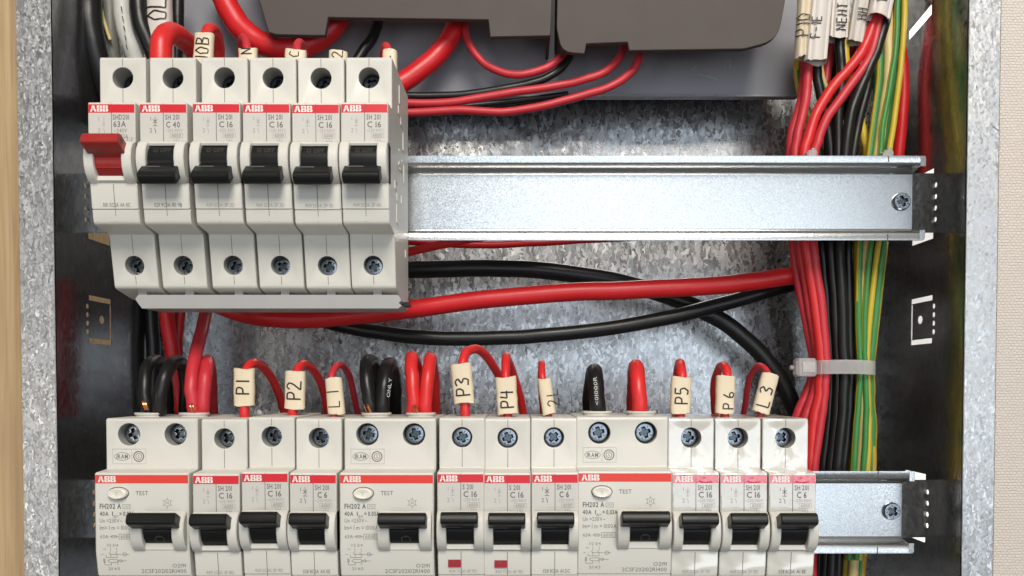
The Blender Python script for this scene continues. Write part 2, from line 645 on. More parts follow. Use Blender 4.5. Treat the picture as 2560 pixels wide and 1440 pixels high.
    def line(self, pts, wd, d, mi=0, closed=False):
        """flat printed line of width wd"""
        P2 = list(pts) + ([pts[0]] if closed else [])
        for a, b in zip(P2[:-1], P2[1:]):
            v = Vector((b[0] - a[0], b[1] - a[1]))
            if v.length < 1e-6:
                continue
            e = v.normalized() * wd / 2
            nn = Vector((-e.y, e.x))
            q = [(a[0] - e.x + nn.x, a[1] - e.y + nn.y), (b[0] + e.x + nn.x, b[1] + e.y + nn.y),
                 (b[0] + e.x - nn.x, b[1] + e.y - nn.y), (a[0] - e.x - nn.x, a[1] - e.y - nn.y)]
            i = self.add([(X, d(X, Z) if callable(d) else d, Z) for X, Z in q])
            self.face((i, i + 1, i + 2, i + 3), mi)

    def mesh(self, name, mats, origin=(0, 0, 0)):
        me = bpy.data.meshes.new(name)
        me.from_pydata([((x - origin[0]) * MM, -(d - origin[1]) * MM, (z - origin[2]) * MM) for x, d, z in self.v], [], self.f)
        for m_ in (mats if isinstance(mats, (list, tuple)) else [mats]):
            me.materials.append(M[m_] if isinstance(m_, str) else m_)
        for p, mi in zip(me.polygons, self.m):
            p.material_index = mi
            p.use_smooth = True
        bm = bmesh.new()
        bm.from_mesh(me)
        bmesh.ops.recalc_face_normals(bm, faces=bm.faces)
        bm.to_mesh(me)
        bm.free()
        me.set_sharp_from_angle(angle=math.radians(38))
        return me


# ------------------------------------------------------------------ things and parts
def tag(o, label, cat, group=None):
    o['label'], o['category'] = label, cat
    if group:
        o['group'] = group
    return o


def thing(name, label, cat, loc, group=None):
    o = bpy.data.objects.new(name, None)
    o.empty_display_size = 0.005
    C.objects.link(o)
    o.location = (loc[0] * MM, -loc[1] * MM, loc[2] * MM)
    return tag(o, label, cat, group)


def link(name, me, parent=None, loc=(0, 0, 0)):
    o = bpy.data.objects.new(name, me)
    C.objects.link(o)
    if parent:
        o.parent = parent
    o.location = (loc[0] * MM, -loc[1] * MM, loc[2] * MM)
    return o


def solo(name, mb, mats, label, cat, group=None):
    """a thing that is one mesh, its origin at its lowest point"""
    i = min(range(len(mb.v)), key=lambda k: mb.v[k][2])
    org = mb.v[i]
    return tag(link(name, mb.mesh(name, mats, org), None, org), label, cat, group)


def part(name, mb, mats, parent, abs_=False):
    """abs_: the builder holds scene millimetres; the parent is a top-level thing or a part of one"""
    org = (0, 0, 0)
    if abs_:
        q = parent
        x = y = z = 0.0
        while q:
            x, y, z = x + q.location.x, y + q.location.y, z + q.location.z
            q = q.parent
        org = (x / MM, -y / MM, z / MM)
    return link(name, mb.mesh(name, mats, org), parent)


def structure(name, mb, mats):
    o = link(name, mb.mesh(name, mats))
    o['kind'] = 'structure'
    return o


# ------------------------------------------------------------------ the enclosure
XL, XR, DF, DB = -187.6, 179.5, 17.0, -82.0
ZLO, ZHI = -260.0, 330.0
RAIL_Z = (78.4, -55.1)

box = thing('metal_enclosure', 'galvanised steel wall box holding all the rails, breakers and cables', 'enclosure', (0, DB, ZLO))
mb = MB()
mb.box(XL, XR, DB - 1, DB, ZLO, ZHI)
bp_ = part('back_plate', mb, 'galv', box, True)
mb = MB()
for a_, b_ in (((1055, 310), (1092, 392)), ((1462, 842), (1500, 900)), ((1385, 915), (1366, 940)), ((1680, 980), (1640, 1040)), ((1330, 640), (1345, 670)), ((830, 930), (815, 985))):
    p, q = P(*a_, DB), P(*b_, DB)
    mb.line([(p[0], p[2]), (q[0], q[2])], 0.22, DB + 0.05)
o = part('scratch', mb, 'zinc', bp_, True)
o['kind'] = 'stuff'
mb = MB()


def knockout(z0, z1, bent, hinge=-10.0, back=-30.0):
    if bent:
        h = [[(hinge - 0.6, z0 - 2.2), (hinge - 0.6, z1 + 2.2), (back, z1 + 2.2), (back, z0 - 2.2)]]
        for k in range(4):
            h.append(circ(hinge + 1.2, z0 + (z1 - z0) * (0.22 + 0.19 * k), 1.25, 1.1))
        return h
    h = [[(hinge - 0.5, z1), (hinge - 0.5, z1 + 2.2), (back, z1 + 2.2), (back, z1)],
         [(hinge - 0.5, z0 - 2.2), (hinge - 0.5, z0), (back, z0), (back, z0 - 2.2)],
         [(back, z0 + 0.3), (back, z1 - 0.3), (back + 1.3, z1 - 0.3), (back + 1.3, z0 + 0.3)]]
    for k in range(4):
        h.append(circ(hinge + 0.8, z0 + (z1 - z0) * (0.16 + 0.225 * k), 1.25, 1.15))
    h.append(circ((hinge + back) / 2 - 1.5, (z0 + z1) / 2 + 0.5, 2.3, 1.9))
    return h


def circ(u, v, ru, rv=None, n=12):
    rv = rv or ru
    return [(u + ru * math.cos(2 * math.pi * k / n), v + rv * math.sin(2 * math.pi * k / n)) for k in range(n)]


for side, X in ((-1, XL), (1, XR)):
    holes = []
    for z0, z1, bent in ((RAIL_Z[0] - 13, RAIL_Z[0] + 13, True), (20.0, 36.5, False), (RAIL_Z[1] - 13, RAIL_Z[1] + 13, True)):
        hg = -14.0 if z0 < -20 else -10.0
        holes += knockout(z0, z1, bent, hg, hg - 20.5)
    holes.append([(-14.5, 161.2), (-14.5, 165.6), (-36, 162.8), (-36, 158.6)])
    mb = MB()
    mb.plate([(DB, ZLO), (DF - 0.2, ZLO), (DF - 0.2, ZHI), (DB, ZHI)], holes,
             lambda u, v: (X, u, v), lambda u, v: (X + side * 0.3, u, v))
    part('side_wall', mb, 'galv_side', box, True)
    # tongues of the side wall bent inwards to carry the rails
    for rz, hg in ((RAIL_Z[0], -10.0), (RAIL_Z[1], -14.0)):
        mb = MB()
        xi = X - side * 24
        mb.box(min(X, xi), max(X, xi), hg - 0.8, hg + 0.2, rz - 12.8, rz + 12.8)
        part('rail_tongue', mb, 'galv_side', box, True)

for side, xa, xb in ((-1, XL, -201.6), (1, XR, 192.3)):
    mb = MB()
    mb.loft(fillet([(DF - 1.2, 0), (DF - 0.2, 0), (DF, 0), (DF - 1.2, 0)]) if False else
            [(DF - 1.3, ZLO), (DF, ZLO), (DF, ZHI), (DF - 1.3, ZHI)], min(xa, xb), max(xa, xb), 0.25)
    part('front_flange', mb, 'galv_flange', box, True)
    mb = MB()      # the flange's folded outer return
    mb.box(xb - (0.6 if side > 0 else 0), xb + (0.6 if side < 0 else 0), DF - 9, DF - 1.4, ZLO, ZHI)
    part('flange_return', mb, 'galv_flange', box, True)

fl_ = [o_ for o_ in box.children if o_.name.startswith('front_flange')][1]
mb = MB()
p, q = P(2482, 316, 17.05), P(2496, 326, 17.05)
mb.line([(p[0], p[2]), (q[0], q[2])], 0.4, 17.05)
part('nick', mb, 'ink', fl_, True)
mb = MB()
mb.box(196.6, 420, 4, 9.5, ZLO, ZHI)
mb.box(193.6, 196.5, 4, 9.0, ZLO, ZHI, 1)
mb.box(204.5, 206.5, -95, 3.9, ZLO, ZHI)
o = structure('wall', mb, ['wallpaper', 'plaster_warm'])
mb = MB()
mb.box(194, 204.3, 1.8, 3.8, ZLO, ZHI)
mb.box(203.6, 204.3, -95, 1.7, ZLO, ZHI)
structure('wall_recess', mb, 'plaster')
mb = MB()
for xa, xb, r in ((-224.2, -203.8, 2.2), (-330, -224.6, 0.8)):
    mb.loft(fillet([(2, ZLO, 0), (14.5, ZLO, 0), (14.5, ZHI, 0), (2, ZHI, 0)]), xa, xb, r)
mb.box(-216.5, -215.8, -95, 1.8, ZLO, ZHI)
solo('wooden_board', mb, 'wood', 'warm brown wooden board edge running down the left of the box', 'board')
for nm, xx, pw in (('recess_fill_lamp', 192.5, 6.0), ('recess_fill_lamp', -202.0, 2.0)):  # hidden lamps added in the recess so the side-wall slots look bright
    area(nm, (xx * MM, 0.03, 0.32), (xx * MM, 0.03, -0.3), 0.018, 0.09, pw, (1, 0.97, 0.93))
    area(nm, (xx * MM, 0.03, -0.25), (xx * MM, 0.03, 0.3), 0.018, 0.09, pw, (1, 0.97, 0.93))


# ------------------------------------------------------------------ screws
def cross_head(mb, x, d, z, r, rot, arm=0.62, wd=0.2, dome=0.25, depth=1.4, body=6.0, mi=0, mdark=0):
    """round head with a cross recess and four fine tick grooves"""
    N = 24
    ca, sa = math.cos(rot), math.sin(rot)
    a, w_ = r * arm, r * wd
    cr = [(a, -w_), (a, w_), (w_ * 1.25, w_ * 1.25), (w_, a), (-w_, a), (-w_ * 1.25, w_ * 1.25), (-a, w_), (-a, -w_),
          (-w_ * 1.25, -w_ * 1.25), (-w_, -a), (w_, -a), (w_ * 1.25, -w_ * 1.25)]
    cr = [(x + u * ca - v * sa, z + u * sa + v * ca) for u, v in cr]
    disc = [(x + r * 0.86 * math.cos(2 * math.pi * k / N), z + r * 0.86 * math.sin(2 * math.pi * k / N)) for k in range(N)]
    flat = disc + cr
    b = mb.add([(u, d, v) for u, v in flat])
    for t in geometry.tessellate_polygon([[Vector((u, v, 0)) for u, v in disc], [Vector((u, v, 0)) for u, v in cr]]):
        mb.face([b + i for i in t], mi)
    cur = b
    for rr, o in ((0.95, -dome * 0.3), (1.0, -dome), (1.0, -body)):
        nx = mb.add([(x + r * rr * math.cos(2 * math.pi * k / N), d + o, z + r * rr * math.sin(2 * math.pi * k / N)) for k in range(N)])
        for k in range(N):
            mb.face((cur + k, cur + (k + 1) % N, nx + (k + 1) % N, nx + k), mi)
        cur = nx
    n = len(cr)
    q = mb.add([(x + (u - x) * 0.7, d - depth, z + (v - z) * 0.7) for u, v in cr])
    for i in range(n):
        j = (i + 1) % n
        mb.face((b + N + i, b + N + j, q + j, q + i), mdark)
    mb.face([q + i for i in range(n)], mdark)
    for k in range(4):
        t = rot + math.pi / 4 + k * math.pi / 2
        c_, s_ = math.cos(t), math.sin(t)
        pts = []
        for rad, ww in ((0.5, -1), (0.8, -1), (0.8, 1), (0.5, 1)):
            pts.append((x + r * rad * c_ - ww * 0.05 * r * s_, d + 0.02, z + r * rad * s_ + ww * 0.05 * r * c_))
        i = mb.add(pts)
        mb.face((i, i + 1, i + 2, i + 3), mdark)


SCREWS = {}


def screw_mesh(r, k, dark):
    key = (r, k, dark)
    if key not in SCREWS:
        mb = MB()
        cross_head(mb, 0, 0, 0, r, 0.35 + 0.5 * k, mi=0, mdark=1)
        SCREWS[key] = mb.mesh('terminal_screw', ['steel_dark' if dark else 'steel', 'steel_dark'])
    return SCREWS[key]


# ------------------------------------------------------------------ rails
def rail(rz, d0, xa, xb, screws, label):
    t = thing('din_rail', label, 'rail', ((xa + xb) / 2, d0, rz - 17.5))
    H, wd = 17.7, 1.0
    dep = 7.3
    # outline of the bent sheet: front line, then back line
    half = [(0, H), (0, 15.0), (0.4, 14.2), (1.5, 13.4), (3.2, 12.8), (dep - 0.9, 12.3), (dep, 11.6)]
    halfb = [(wd, H), (wd, 15.2), (1.3, 14.9), (2.2, 14.4), (3.6, 13.8), (dep, 13.3), (dep + wd, 12.2)]
    front = [(d0 - a, z) for a, z in half] + [(d0 - a, -z) for a, z in half[::-1]]
    back = [(d0 - a, -z) for a, z in halfb] + [(d0 - a, z) for a, z in halfb[::-1]]
    mb = MB()
    mb.loft([(d, z + rz) for d, z in front + back], xa, xb - 2.2, 0.1)
    # end with rounded lip corners, cut from the rest of the lip by a narrow slit
    part('rail_profile', mb, 'zinc', t, True)
    for s in (-1, 1):
        mb = MB()
        xs = xb - 2.2
        ol = fillet([(xs, rz + s * 13.4, 0), (xb, rz + s * 13.4, 0), (xb, rz + s * H, 2.0), (xs, rz + s * H, 0)])
        mb.plate(ol, [], lambda u, v: (u, d0 - 0.02, v), lambda u, v: (u, d0 - wd, v))
        part('lip_end', mb, 'zinc', t, True)
        mb = MB()
        xq = xb - 16
        mb.box(xq, xq + 0.5, d0 - 0.1, d0 + 0.03, rz + s * H - (2.6 if s > 0 else 0), rz + s * H + (2.6 if s < 0 else 0))
        part('slit', mb, 'seam', t, True)
    for sx, sz, rot in screws:
        mb = MB()
        cross_head(mb, sx, d0 - dep + 1.9, sz, 3.9, rot, arm=0.6, wd=0.19, dome=1.4, depth=1.0, body=1.9, mi=0, mdark=1)
        part('rail_screw', mb, ['steel', 'steel_dark'], t, True)
    return t


p = P(2258, 502, -5)
xe = PX(2308, 0)
rail(RAIL_Z[0], 0.0, -163, xe, [(p[0], p[2], 0.3)], 'upper zinc mounting rail with its long bare stretch on the right')
p = P(2233, 1279, -8)
rail(RAIL_Z[1], -3.0, -163, PX(2290, -3), [(p[0], p[2], 0.9)], 'lower zinc mounting rail with only its right end showing')


# ------------------------------------------------------------------ breakers
W1 = 17.0
D_LAB = lambda x, z: 53.16 if z > -7 else 52.3 + (z + 5.6) / 9.2 * 1.2 + 0.12
BREAK_PROF = fillet([(0.5, -45), (20, -44.6), (34.4, -41.8, 1.6), (38.4, -21.8, 0.5), (50.0, -20.3, 1.8), (50.9, -15.2), (50.45, -15.12),
                     (50.45, -14.92), (51.1, -14.8), (52.3, -5.6, 0.3), (47.5, -5.2), (47.5, 8.0), (53, 8.3, 0.3), (53, 22.9, 0.9),
                     (44, 23.4, 0.6), (44, 42.3, 1.0), (0.5, 42.3)])
RCD_PROF = fillet([(0.5, -45), (20, -44.6), (34.4, -41.8, 1.6), (38.4, -21.8, 0.5), (50.4, -20.3, 1.8), (51.3, -15.2), (50.85, -15.12),
                   (50.85, -14.92), (51.5, -14.8), (53, -6.0), (53, 22.9, 0.9), (44, 23.4, 0.6), (44, 42.3, 1.0), (0.5, 42.3)])


def seam(mb, x, pts, mi):
    """hairline joint of the two half shells following the face"""
    for (d0, z0), (d1, z1) in zip(pts[:-1], pts[1:]):
        i = mb.add([(x - 0.1, d0 + 0.03, z0), (x + 0.1, d0 + 0.03, z0), (x + 0.1, d1 + 0.03, z1), (x - 0.1, d1 + 0.03, z1)])
        mb.face((i, i + 1, i + 2, i + 3), mi)


def housing_mesh(matname, hz, hr, deep):
    mb = MB()
    mb.loft(BREAK_PROF, 0, W1, 0.32, [(8.5, 44, hz, hr, deep, 2), (8.5, 36.1, -33.3, 3.65, 7, 2)])
    xm = 8.55
    seam(mb, xm, [(44, 41.8), (44, hz + hr + 0.35)], 1)
    seam(mb, xm, [(44, hz - hr - 0.35), (44, 23.9)], 1)
    seam(mb, xm, [(53.0, 22.3), (53.0, 8.8)], 1)
    seam(mb, xm, [(52.28, -6.2), (51.12, -14.8)], 1)
    seam(mb, xm, [(50.9, -15.2), (50.1, -19.4)], 1)
    seam(mb, xm, [(38.3, -22.2), (36.95, -29.1)], 1)
    seam(mb, xm, [(35.35, -37.2), (34.75, -40.3)], 1)
    # pressed ribs and pips on the right flank
    rs = random.Random(3)
    for k in range(16):
        d = rs.uniform(6, 34)
        z = rs.uniform(-36, 36)
        mb.box(W1 - 0.05, W1 + 0.3, d, d + rs.choice((0.8, 1.6, 5)), z, z + rs.choice((0.8, 3, 7)))
    return mb.mesh('housing', [matname, 'seam', 'hole'])


def arc_cheek(mb, x0, x1, base=47.5):
    mb.loft([(base, -5.0), (52.2, -6.0), (54.0, -5.1), (55.6, -3.2), (56.7, -0.7), (57.1, 2.2), (56.7, 5.2), (55.4, 7.6), (53.9, 8.6),
             (53.0, 8.9), (base, 8.2)], x0, x1, 0.32)


def hood_mesh(x0, x1, sx0, sx1, matname, base=47.5):
    mb = MB()
    arc_cheek(mb, x0, sx0, base)
    arc_cheek(mb, sx1, x1, base)
    mb.loft([(base + .3, 7.4), (53.7, 7.2), (54.1, 7.9), (53.1, 8.85), (base + .3, 8.8)], sx0 - 0.3, sx1 + 0.3, 0.1)
    mb.loft([(base + .3, -5.6), (52.3, -5.8), (53.4, -5.1), (53.2, -3.5), (base + .3, -3.3)], sx0 - 0.3, sx1 + 0.3, 0.1)
    return mb.mesh('hood', [matname])


def toggle_mesh(up, xc, half, bar, matname, tmat, mark=None, tilt=None):
    """half: half width of the drum, bar: half width of the grip"""
    pd, pz = 49.6, 2.2
    tilt = tilt or (25 if up else 40)
    a = math.radians(tilt if up else -tilt)
    s = 1 if up else -1
    mb = MB()
    drum = [(pd + 6.1 * math.cos(2 * math.pi * k / 32), pz + 6.1 * math.sin(2 * math.pi * k / 32)) for k in range(32)]
    mb.loft(drum, xc - half, xc + half, 0.15)
    neck = [(pd + 2, pz - 2.6), (pd + 8, pz - 2.3), (pd + 10, pz - 2.1), (pd + 10, pz + 2.1), (pd + 8, pz + 2.3), (pd + 2, pz + 2.6)]
    mb.loft(neck, xc - half + 0.1, xc + half - 0.1, 0.2, rot=((pd, pz), a))
    grip = fillet([(pd + 5.6, pz - 2.25, 0.4), (pd + 13.4, pz - 2.3, 1.7), (pd + 13.4, pz + 2.3, 2.0), (pd + 5.6, pz + 2.2, 0.4)], 4)
    mb.loft(grip, xc - bar, xc + bar, 0.35, rot=((pd, pz), a))
    # moulded slit across half of the grip on the viewer's side
    slit = [(pd + 7.6, pz - s * 2.34), (pd + 8.3, pz - s * 2.34), (pd + 8.3, pz - s * 2.1), (pd + 7.6, pz - s * 2.1)]
    mb.loft(slit, xc - bar + 0.8, xc + 0.4, 0.02, mi=1, rot=((pd, pz), a))
    # hollow in the end of the grip
    mb.loft([(pd + 10.0, pz - .8), (pd + 12.0, pz - .8), (pd + 12.0, pz + .8), (pd + 10.0, pz + .8)], xc + bar - 0.2, xc + bar + 0.02, 0.005, mi=1,
            rot=((pd, pz), a))
    # raised bar across the drum
    for ang in ((-30,) if up and matname != 'toggle' else ()):
        t = math.radians(ang)
        c0 = (pd + 6.1 * math.cos(t), pz + 6.1 * math.sin(t))
        mb.loft([(c0[0] - .5, c0[1] - .22), (c0[0] + .18, c0[1] - .22), (c0[0] + .18, c0[1] + .22), (c0[0] - .5, c0[1] + .22)],
                xc - half + 0.2, xc + half - 0.2, 0.03)
    if mark:
        dd = lambda x, z: pd + math.sqrt(max(0.01, 6.1 ** 2 - (z - pz) ** 2)) + 0.06
        if mark == 'OFF':
            mb.text('O OFF', xc + 0.3, 4.4, dd, 1.5, anchor='c', mi=2)
        if mark == 'I':
            mb.line(circ(xc + 0.6, -1.2, 1.6, 1.4, 16), 0.28, dd, 2, closed=True)
            mb.line([(xc + 0.6, -0.2), (xc + 0.6, -2.2)], 0.3, dd, 2)
    return mb.mesh('toggle', [matname, 'seam' if matname != 'toggle' else 'ink', tmat])


def stripe_mesh(wd, matname):
    mb = MB()
    mb.box(0.25, wd - 0.25, 52.9, 53.1, 19.05, 22.05)
    if wd < 20:
        mb.box(8.5, 8.6, 53.05, 53.12, 19.05, 22.05, 1)
    return mb.mesh('red_stripe', [matname, 'seam'])


def logo_mesh(x):
    """three bold letters cut by a cross of fine gaps"""
    mb = MB()
    d = 53.13
    z0, h = 19.45, 2.2
    u = 2.1

    def poly(pts, ox):
        i = mb.add([(x + ox + a * u, d, z0 + b * h) for a, b in pts])
        mb.face(range(i, i + len(pts)))
    # A: four pieces
    poly([(0, 0), (.30, 0), (.385, .30), (.47, .30), (.47, .47), (.17, .47)], 0)
    poly([(.19, .53), (.47, .53), (.47, 1), (.34, 1)], 0)
    poly([(1.06, 0), (.76, 0), (.675, .30), (.55, .30), (.55, .47), (.89, .47)], 0)
    poly([(.87, .53), (.55, .53), (.55, 1), (.72, 1)], 0)
    for ox in (2.42, 4.55):
        poly([(0, 0), (.44, 0), (.44, .47), (0, .47)], ox)
        poly([(0, .53), (.44, .53), (.44, 1), (0, 1)], ox)
        poly([(.51, 0), (.82, 0), (.93, .10), (.93, .38), (.84, .47), (.51, .47)], ox)
        poly([(.51, .53), (.80, .53), (.88, .62), (.88, .9), (.78, 1), (.51, 1)], ox)
    for ox in (2.42, 4.55):          # the letters' counters
        for (a, b) in ((.27, .2), (.27, .68)):
            i = mb.add([(x + ox + (a + p_) * u, d + 0.02, z0 + (b + q_) * h) for p_, q_ in ((0, 0), (.36, 0), (.36, .12), (0, .12))])
            mb.face(range(i, i + 4), 1)
    return mb.mesh('logo', ['white_ink', 'stripe'])


def label_mesh(matname):
    mb = MB()
    mb.box(0.5, 8.42, 52.9, 53.07, 8.95, 19.05)
    mb.box(8.68, W1 - 0.5, 52.9, 53.07, 8.95, 19.05)
    return mb.mesh('label_panel', [matname])


def breaker_print(kind, rating, serial, strong=False):
    """ink: 0 dark, 1 mid, 2 pale"""
    mb = MB()
    d = 53.1
    sym = 1 if strong else 2
    if kind == 'SHD201':
        mb.text('SHD201', 9.0, 16.6, d, 1.75, mi=1, bold=1, width=5.9)
        mb.text(rating, 9.2, 14.0, d, 2.0, mi=1, bold=1, width=4.6)
        mb.text('~240V', 9.3, 12.0, d, 1.4, mi=1, width=4.8)
        mb.text('AC-22A', 9.2, 10.0, d, 1.4, mi=1, width=5.2)
        mb.text('7-3', 13.8, 9.0, d, 1.2, mi=1, width=2.2)
    else:
        mb.text(kind, 9.2, 16.6, d, 1.75, mi=1, bold=1, width=5.1 if len(kind) > 5 else 3.9)
        mb.text(rating, 9.5 if len(rating) > 3 else 10.1, 13.8, d, 2.05, mi=1 if len(rating) > 3 else 0, bold=1, width=5.0 if len(rating) > 3 else 3.5)
        mb.text('~230/400V', 9.2, 12.2, d, 1.15, mi=2, width=6.2)
        mb.line([(10.9, 10.1), (15.4, 10.1), (15.4, 11.75), (10.9, 11.75)], 0.13, d, 2, closed=True)
        mb.text('6000', 13.15, 10.42, d, 1.05, mi=1, anchor='c', width=3.2)
        mb.line([(12.3, 8.98), (14.1, 8.98), (14.1, 10.1), (12.3, 10.1)], 0.13, d, 2, closed=True)
        mb.text('3', 13.2, 9.15, d, 0.8, mi=2, anchor='c')
    mb.text('1', 3.9, 16.2, d, 1.35, mi=sym)
    mb.text('2', 3.6, 12.0, d, 1.5, mi=sym)
    if kind == 'SHD201':
        mb.line([(5.8, 17.6), (5.8, 15.4)], 0.16, d, 2)
        mb.line(circ(5.8, 14.9, 0.42, 0.42, 10), 0.13, d, 2, closed=True)
        mb.line([(5.5, 13.6), (6.0, 12.6), (6.0, 11.7)], 0.16, d, 2)
    else:
        wl = 0.24 if strong else 0.15
        mb.line([(5.6, 17.5), (5.6, 14.4)], wl, d, sym)
        mb.line([(4.9, 16.6), (6.3, 15.4)], wl, d, sym)
        mb.line([(6.3, 16.6), (4.9, 15.4)], wl, d, sym)
        mb.line([(4.9, 14.4), (6.3, 14.4)], wl, d, sym)
        mb.line([(5.3, 13.6), (5.75, 12.7), (5.75, 11.8)], wl, d, sym)
    return mb.mesh('printed_text', ['ink', 'ink_mid', 'ink_pale'])


def serial_print(serial):
    mb = MB()
    a, b = serial
    pw = 2 if serial[0][0] == 'R' else 1
    sz = 1.15 if pw == 2 else 1.35
    mb.text(a, 8.35, -14.15, D_LAB, sz, mi=pw, anchor='r', width=4.1)
    mb.text(b, 8.8, -14.15, D_LAB, sz, mi=pw, width=5.4)
    return mb.mesh('serial_number', ['ink', 'ink_mid', 'ink_pale'])


HOUS = {m_: {} for m_ in ('cream', 'film')}
for m_ in ('cream', 'film'):
    HOUS[m_]['deep'] = housing_mesh(m_, 34.7, 3.85, 13)
    HOUS[m_]['shallow'] = housing_mesh(m_, 35.0, 3.8, 8)
HOOD = hood_mesh(0.0, W1, 3.45, 13.45, 'cream')
TOG = {(1, 0): toggle_mesh(True, 8.45, 4.8, 6.6, 'toggle', 'toggle_text'),
       (0, 0): toggle_mesh(False, 8.45, 4.8, 6.6, 'toggle', 'toggle_text', 'OFF'),
       (1, 1): toggle_mesh(True, 8.2, 4.8, 6.7, 'toggle_red', 'indicator', tilt=27)}
STR = {m_: stripe_mesh(W1, m_) for m_ in ('stripe', 'stripe_film')}
LOGO = logo_mesh(0.9)
LAB = {m_: label_mesh(m_) for m_ in ('label', 'label_film')}


MIS = random.Random(12)


def breaker(px, row, kind, rating, serial, label, group, up, red=0, film=False, strong=False, depths=(4, 3), k=0, window=False, dy=0.0):
    x0 = PX(px, 44)
    t = thing('main_switch' if red else 'circuit_breaker', label, 'switch' if red else 'circuit breaker', (x0, 0, RAIL_Z[row] + dy + MIS.uniform(-0.12, 0.12)), group)
    t.rotation_euler = (MIS.uniform(-0.004, 0.004), MIS.uniform(-0.003, 0.003), MIS.uniform(-0.006, 0.006))
    upper = row == 0
    hs = link('housing', HOUS['film' if film else 'cream']['deep' if upper else 'shallow'], t)
    link('serial_number', serial_print(serial), hs)
    link('hood', HOOD, t)
    link('toggle', TOG[(up, red)], t)
    s = link('red_stripe', STR['stripe_film' if film else 'stripe'], t)
    link('logo', LOGO, s)
    lp = link('label_panel', LAB['label_film' if film else 'label'], t)
    link('printed_text', breaker_print(kind, rating, serial, strong), lp)
    zt = 34.7 if upper else 35.0
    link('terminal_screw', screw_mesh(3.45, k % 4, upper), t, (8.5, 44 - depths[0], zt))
    link('terminal_screw', screw_mesh(3.35, (k + 2) % 4, False), t, (8.5, 36.0 - depths[1], -33.3))
    if window:
        mb = MB()
        dd = D_LAB(0, -9)
        mb.box(3.8, 8.4, dd - 0.4, dd + 0.05, -12.0, -9.3)
        mb.box(5.7, 5.95, dd, dd + 0.12, -10.6, -9.3, 1)
        part('indicator_window', mb, ['indicator', 'ink'], t)
    return t


GU, GL = 'breakers on the upper rail', 'breakers on the lower rail'
breaker(260, 0, 'SHD201', '63A', ('010 5C', '1A 4A 0C'), 'main switch with a red handle at the left end of the upper row', None, 1, red=1, depths=(8.5, 4), k=0)
breaker(382, 0, 'SH 201', 'C 40', ('029 9C', '1A 80 9B'), 'C 40 breaker with its black handle down, next to the red-handled switch', GU, 0, strong=True, depths=(8.5, 4), k=1)
breaker(510, 0, 'SH 201', 'C 16', ('R09 2C', '1A 2F 2D'), 'C 16 breaker with handle down, just right of the C 40 one', GU, 0, depths=(8.5, 3.4), k=2)
breaker(630, 0, 'SH 201', 'C 16', ('R09 2C', '1A 2F 3D'), 'C 16 breaker with handle down, fourth from the left in the upper row', GU, 0, depths=(8.5, 3), k=3)
breaker(750, 0, 'SH 201', 'C 16', ('R09 2C', '1A 2F 1D'), 'C 16 breaker with handle down, fifth from the left in the upper row', GU, 0, depths=(8.5, 2.6), k=4)
breaker(870, 0, 'SH 201', 'C 16', ('R09 2C', '1A 2F 4D'), 'C 16 breaker at the right end of the upper row, its right flank bare', GU, 0, depths=(7, 2.2), k=5)

breaker(504, 1, 'SH 201', 'C 16', ('R09 2C', '1A 2F 8D'), 'C 16 breaker fed by the P1 tagged wire, handle up', GL, 1, depths=(5, 4), k=1)
breaker(622, 1, 'SH 201', 'C 16', ('R09 2C', '1A 2F 9D'), 'C 16 breaker fed by the P2 tagged wire, handle up', GL, 1, depths=(5, 4), k=2, dy=0.5)
breaker(740, 1, 'SH 201', 'C 6', ('028 8C', '1A A0 EE'), 'C 6 breaker fed by the L1 tagged wire, handle up', GL, 1, strong=True, depths=(5, 4), k=3)
breaker(1097, 1, 'S 201', 'C 16', ('R04 7C', '1A 6F FD'), 'C 16 breaker with a red window under the P3 tag', GL, 1, depths=(1.5, 4), k=0, window=True)
breaker(1212, 1, 'S 201', 'C 16', ('R04 7C', '1A 6F 9D'), 'C 16 breaker with a red window under the P4 tag', GL, 1, depths=(1.5, 4), k=4, window=True)
breaker(1326, 1, 'SH 201', 'C 6', ('028 8C', '1A A1 DC'), 'C 6 breaker between the P4 breaker and the right-hand leakage switch', GL, 1, strong=True, depths=(3, 4), k=5)
breaker(1672, 1, 'SH 201', 'C 16', ('R09 2C', '1A 2F 7D'), 'C 16 breaker under wrinkled film below the P5 tag', GL, 1, film=True, depths=(5, 4), k=6)
breaker(1790, 1, 'SH 201', 'C 16', ('R09 2C', '1A 2F 5D'), 'C 16 breaker under wrinkled film below the P6 tag', GL, 1, film=True, depths=(5, 4), k=3)
breaker(1907, 1, 'SH 201', 'C 6', ('028 8C', '1A A1 8E'), 'C 6 breaker under wrinkled film at the right end of the lower row', GL, 1, film=True, strong=True, depths=(5, 4), k=1)

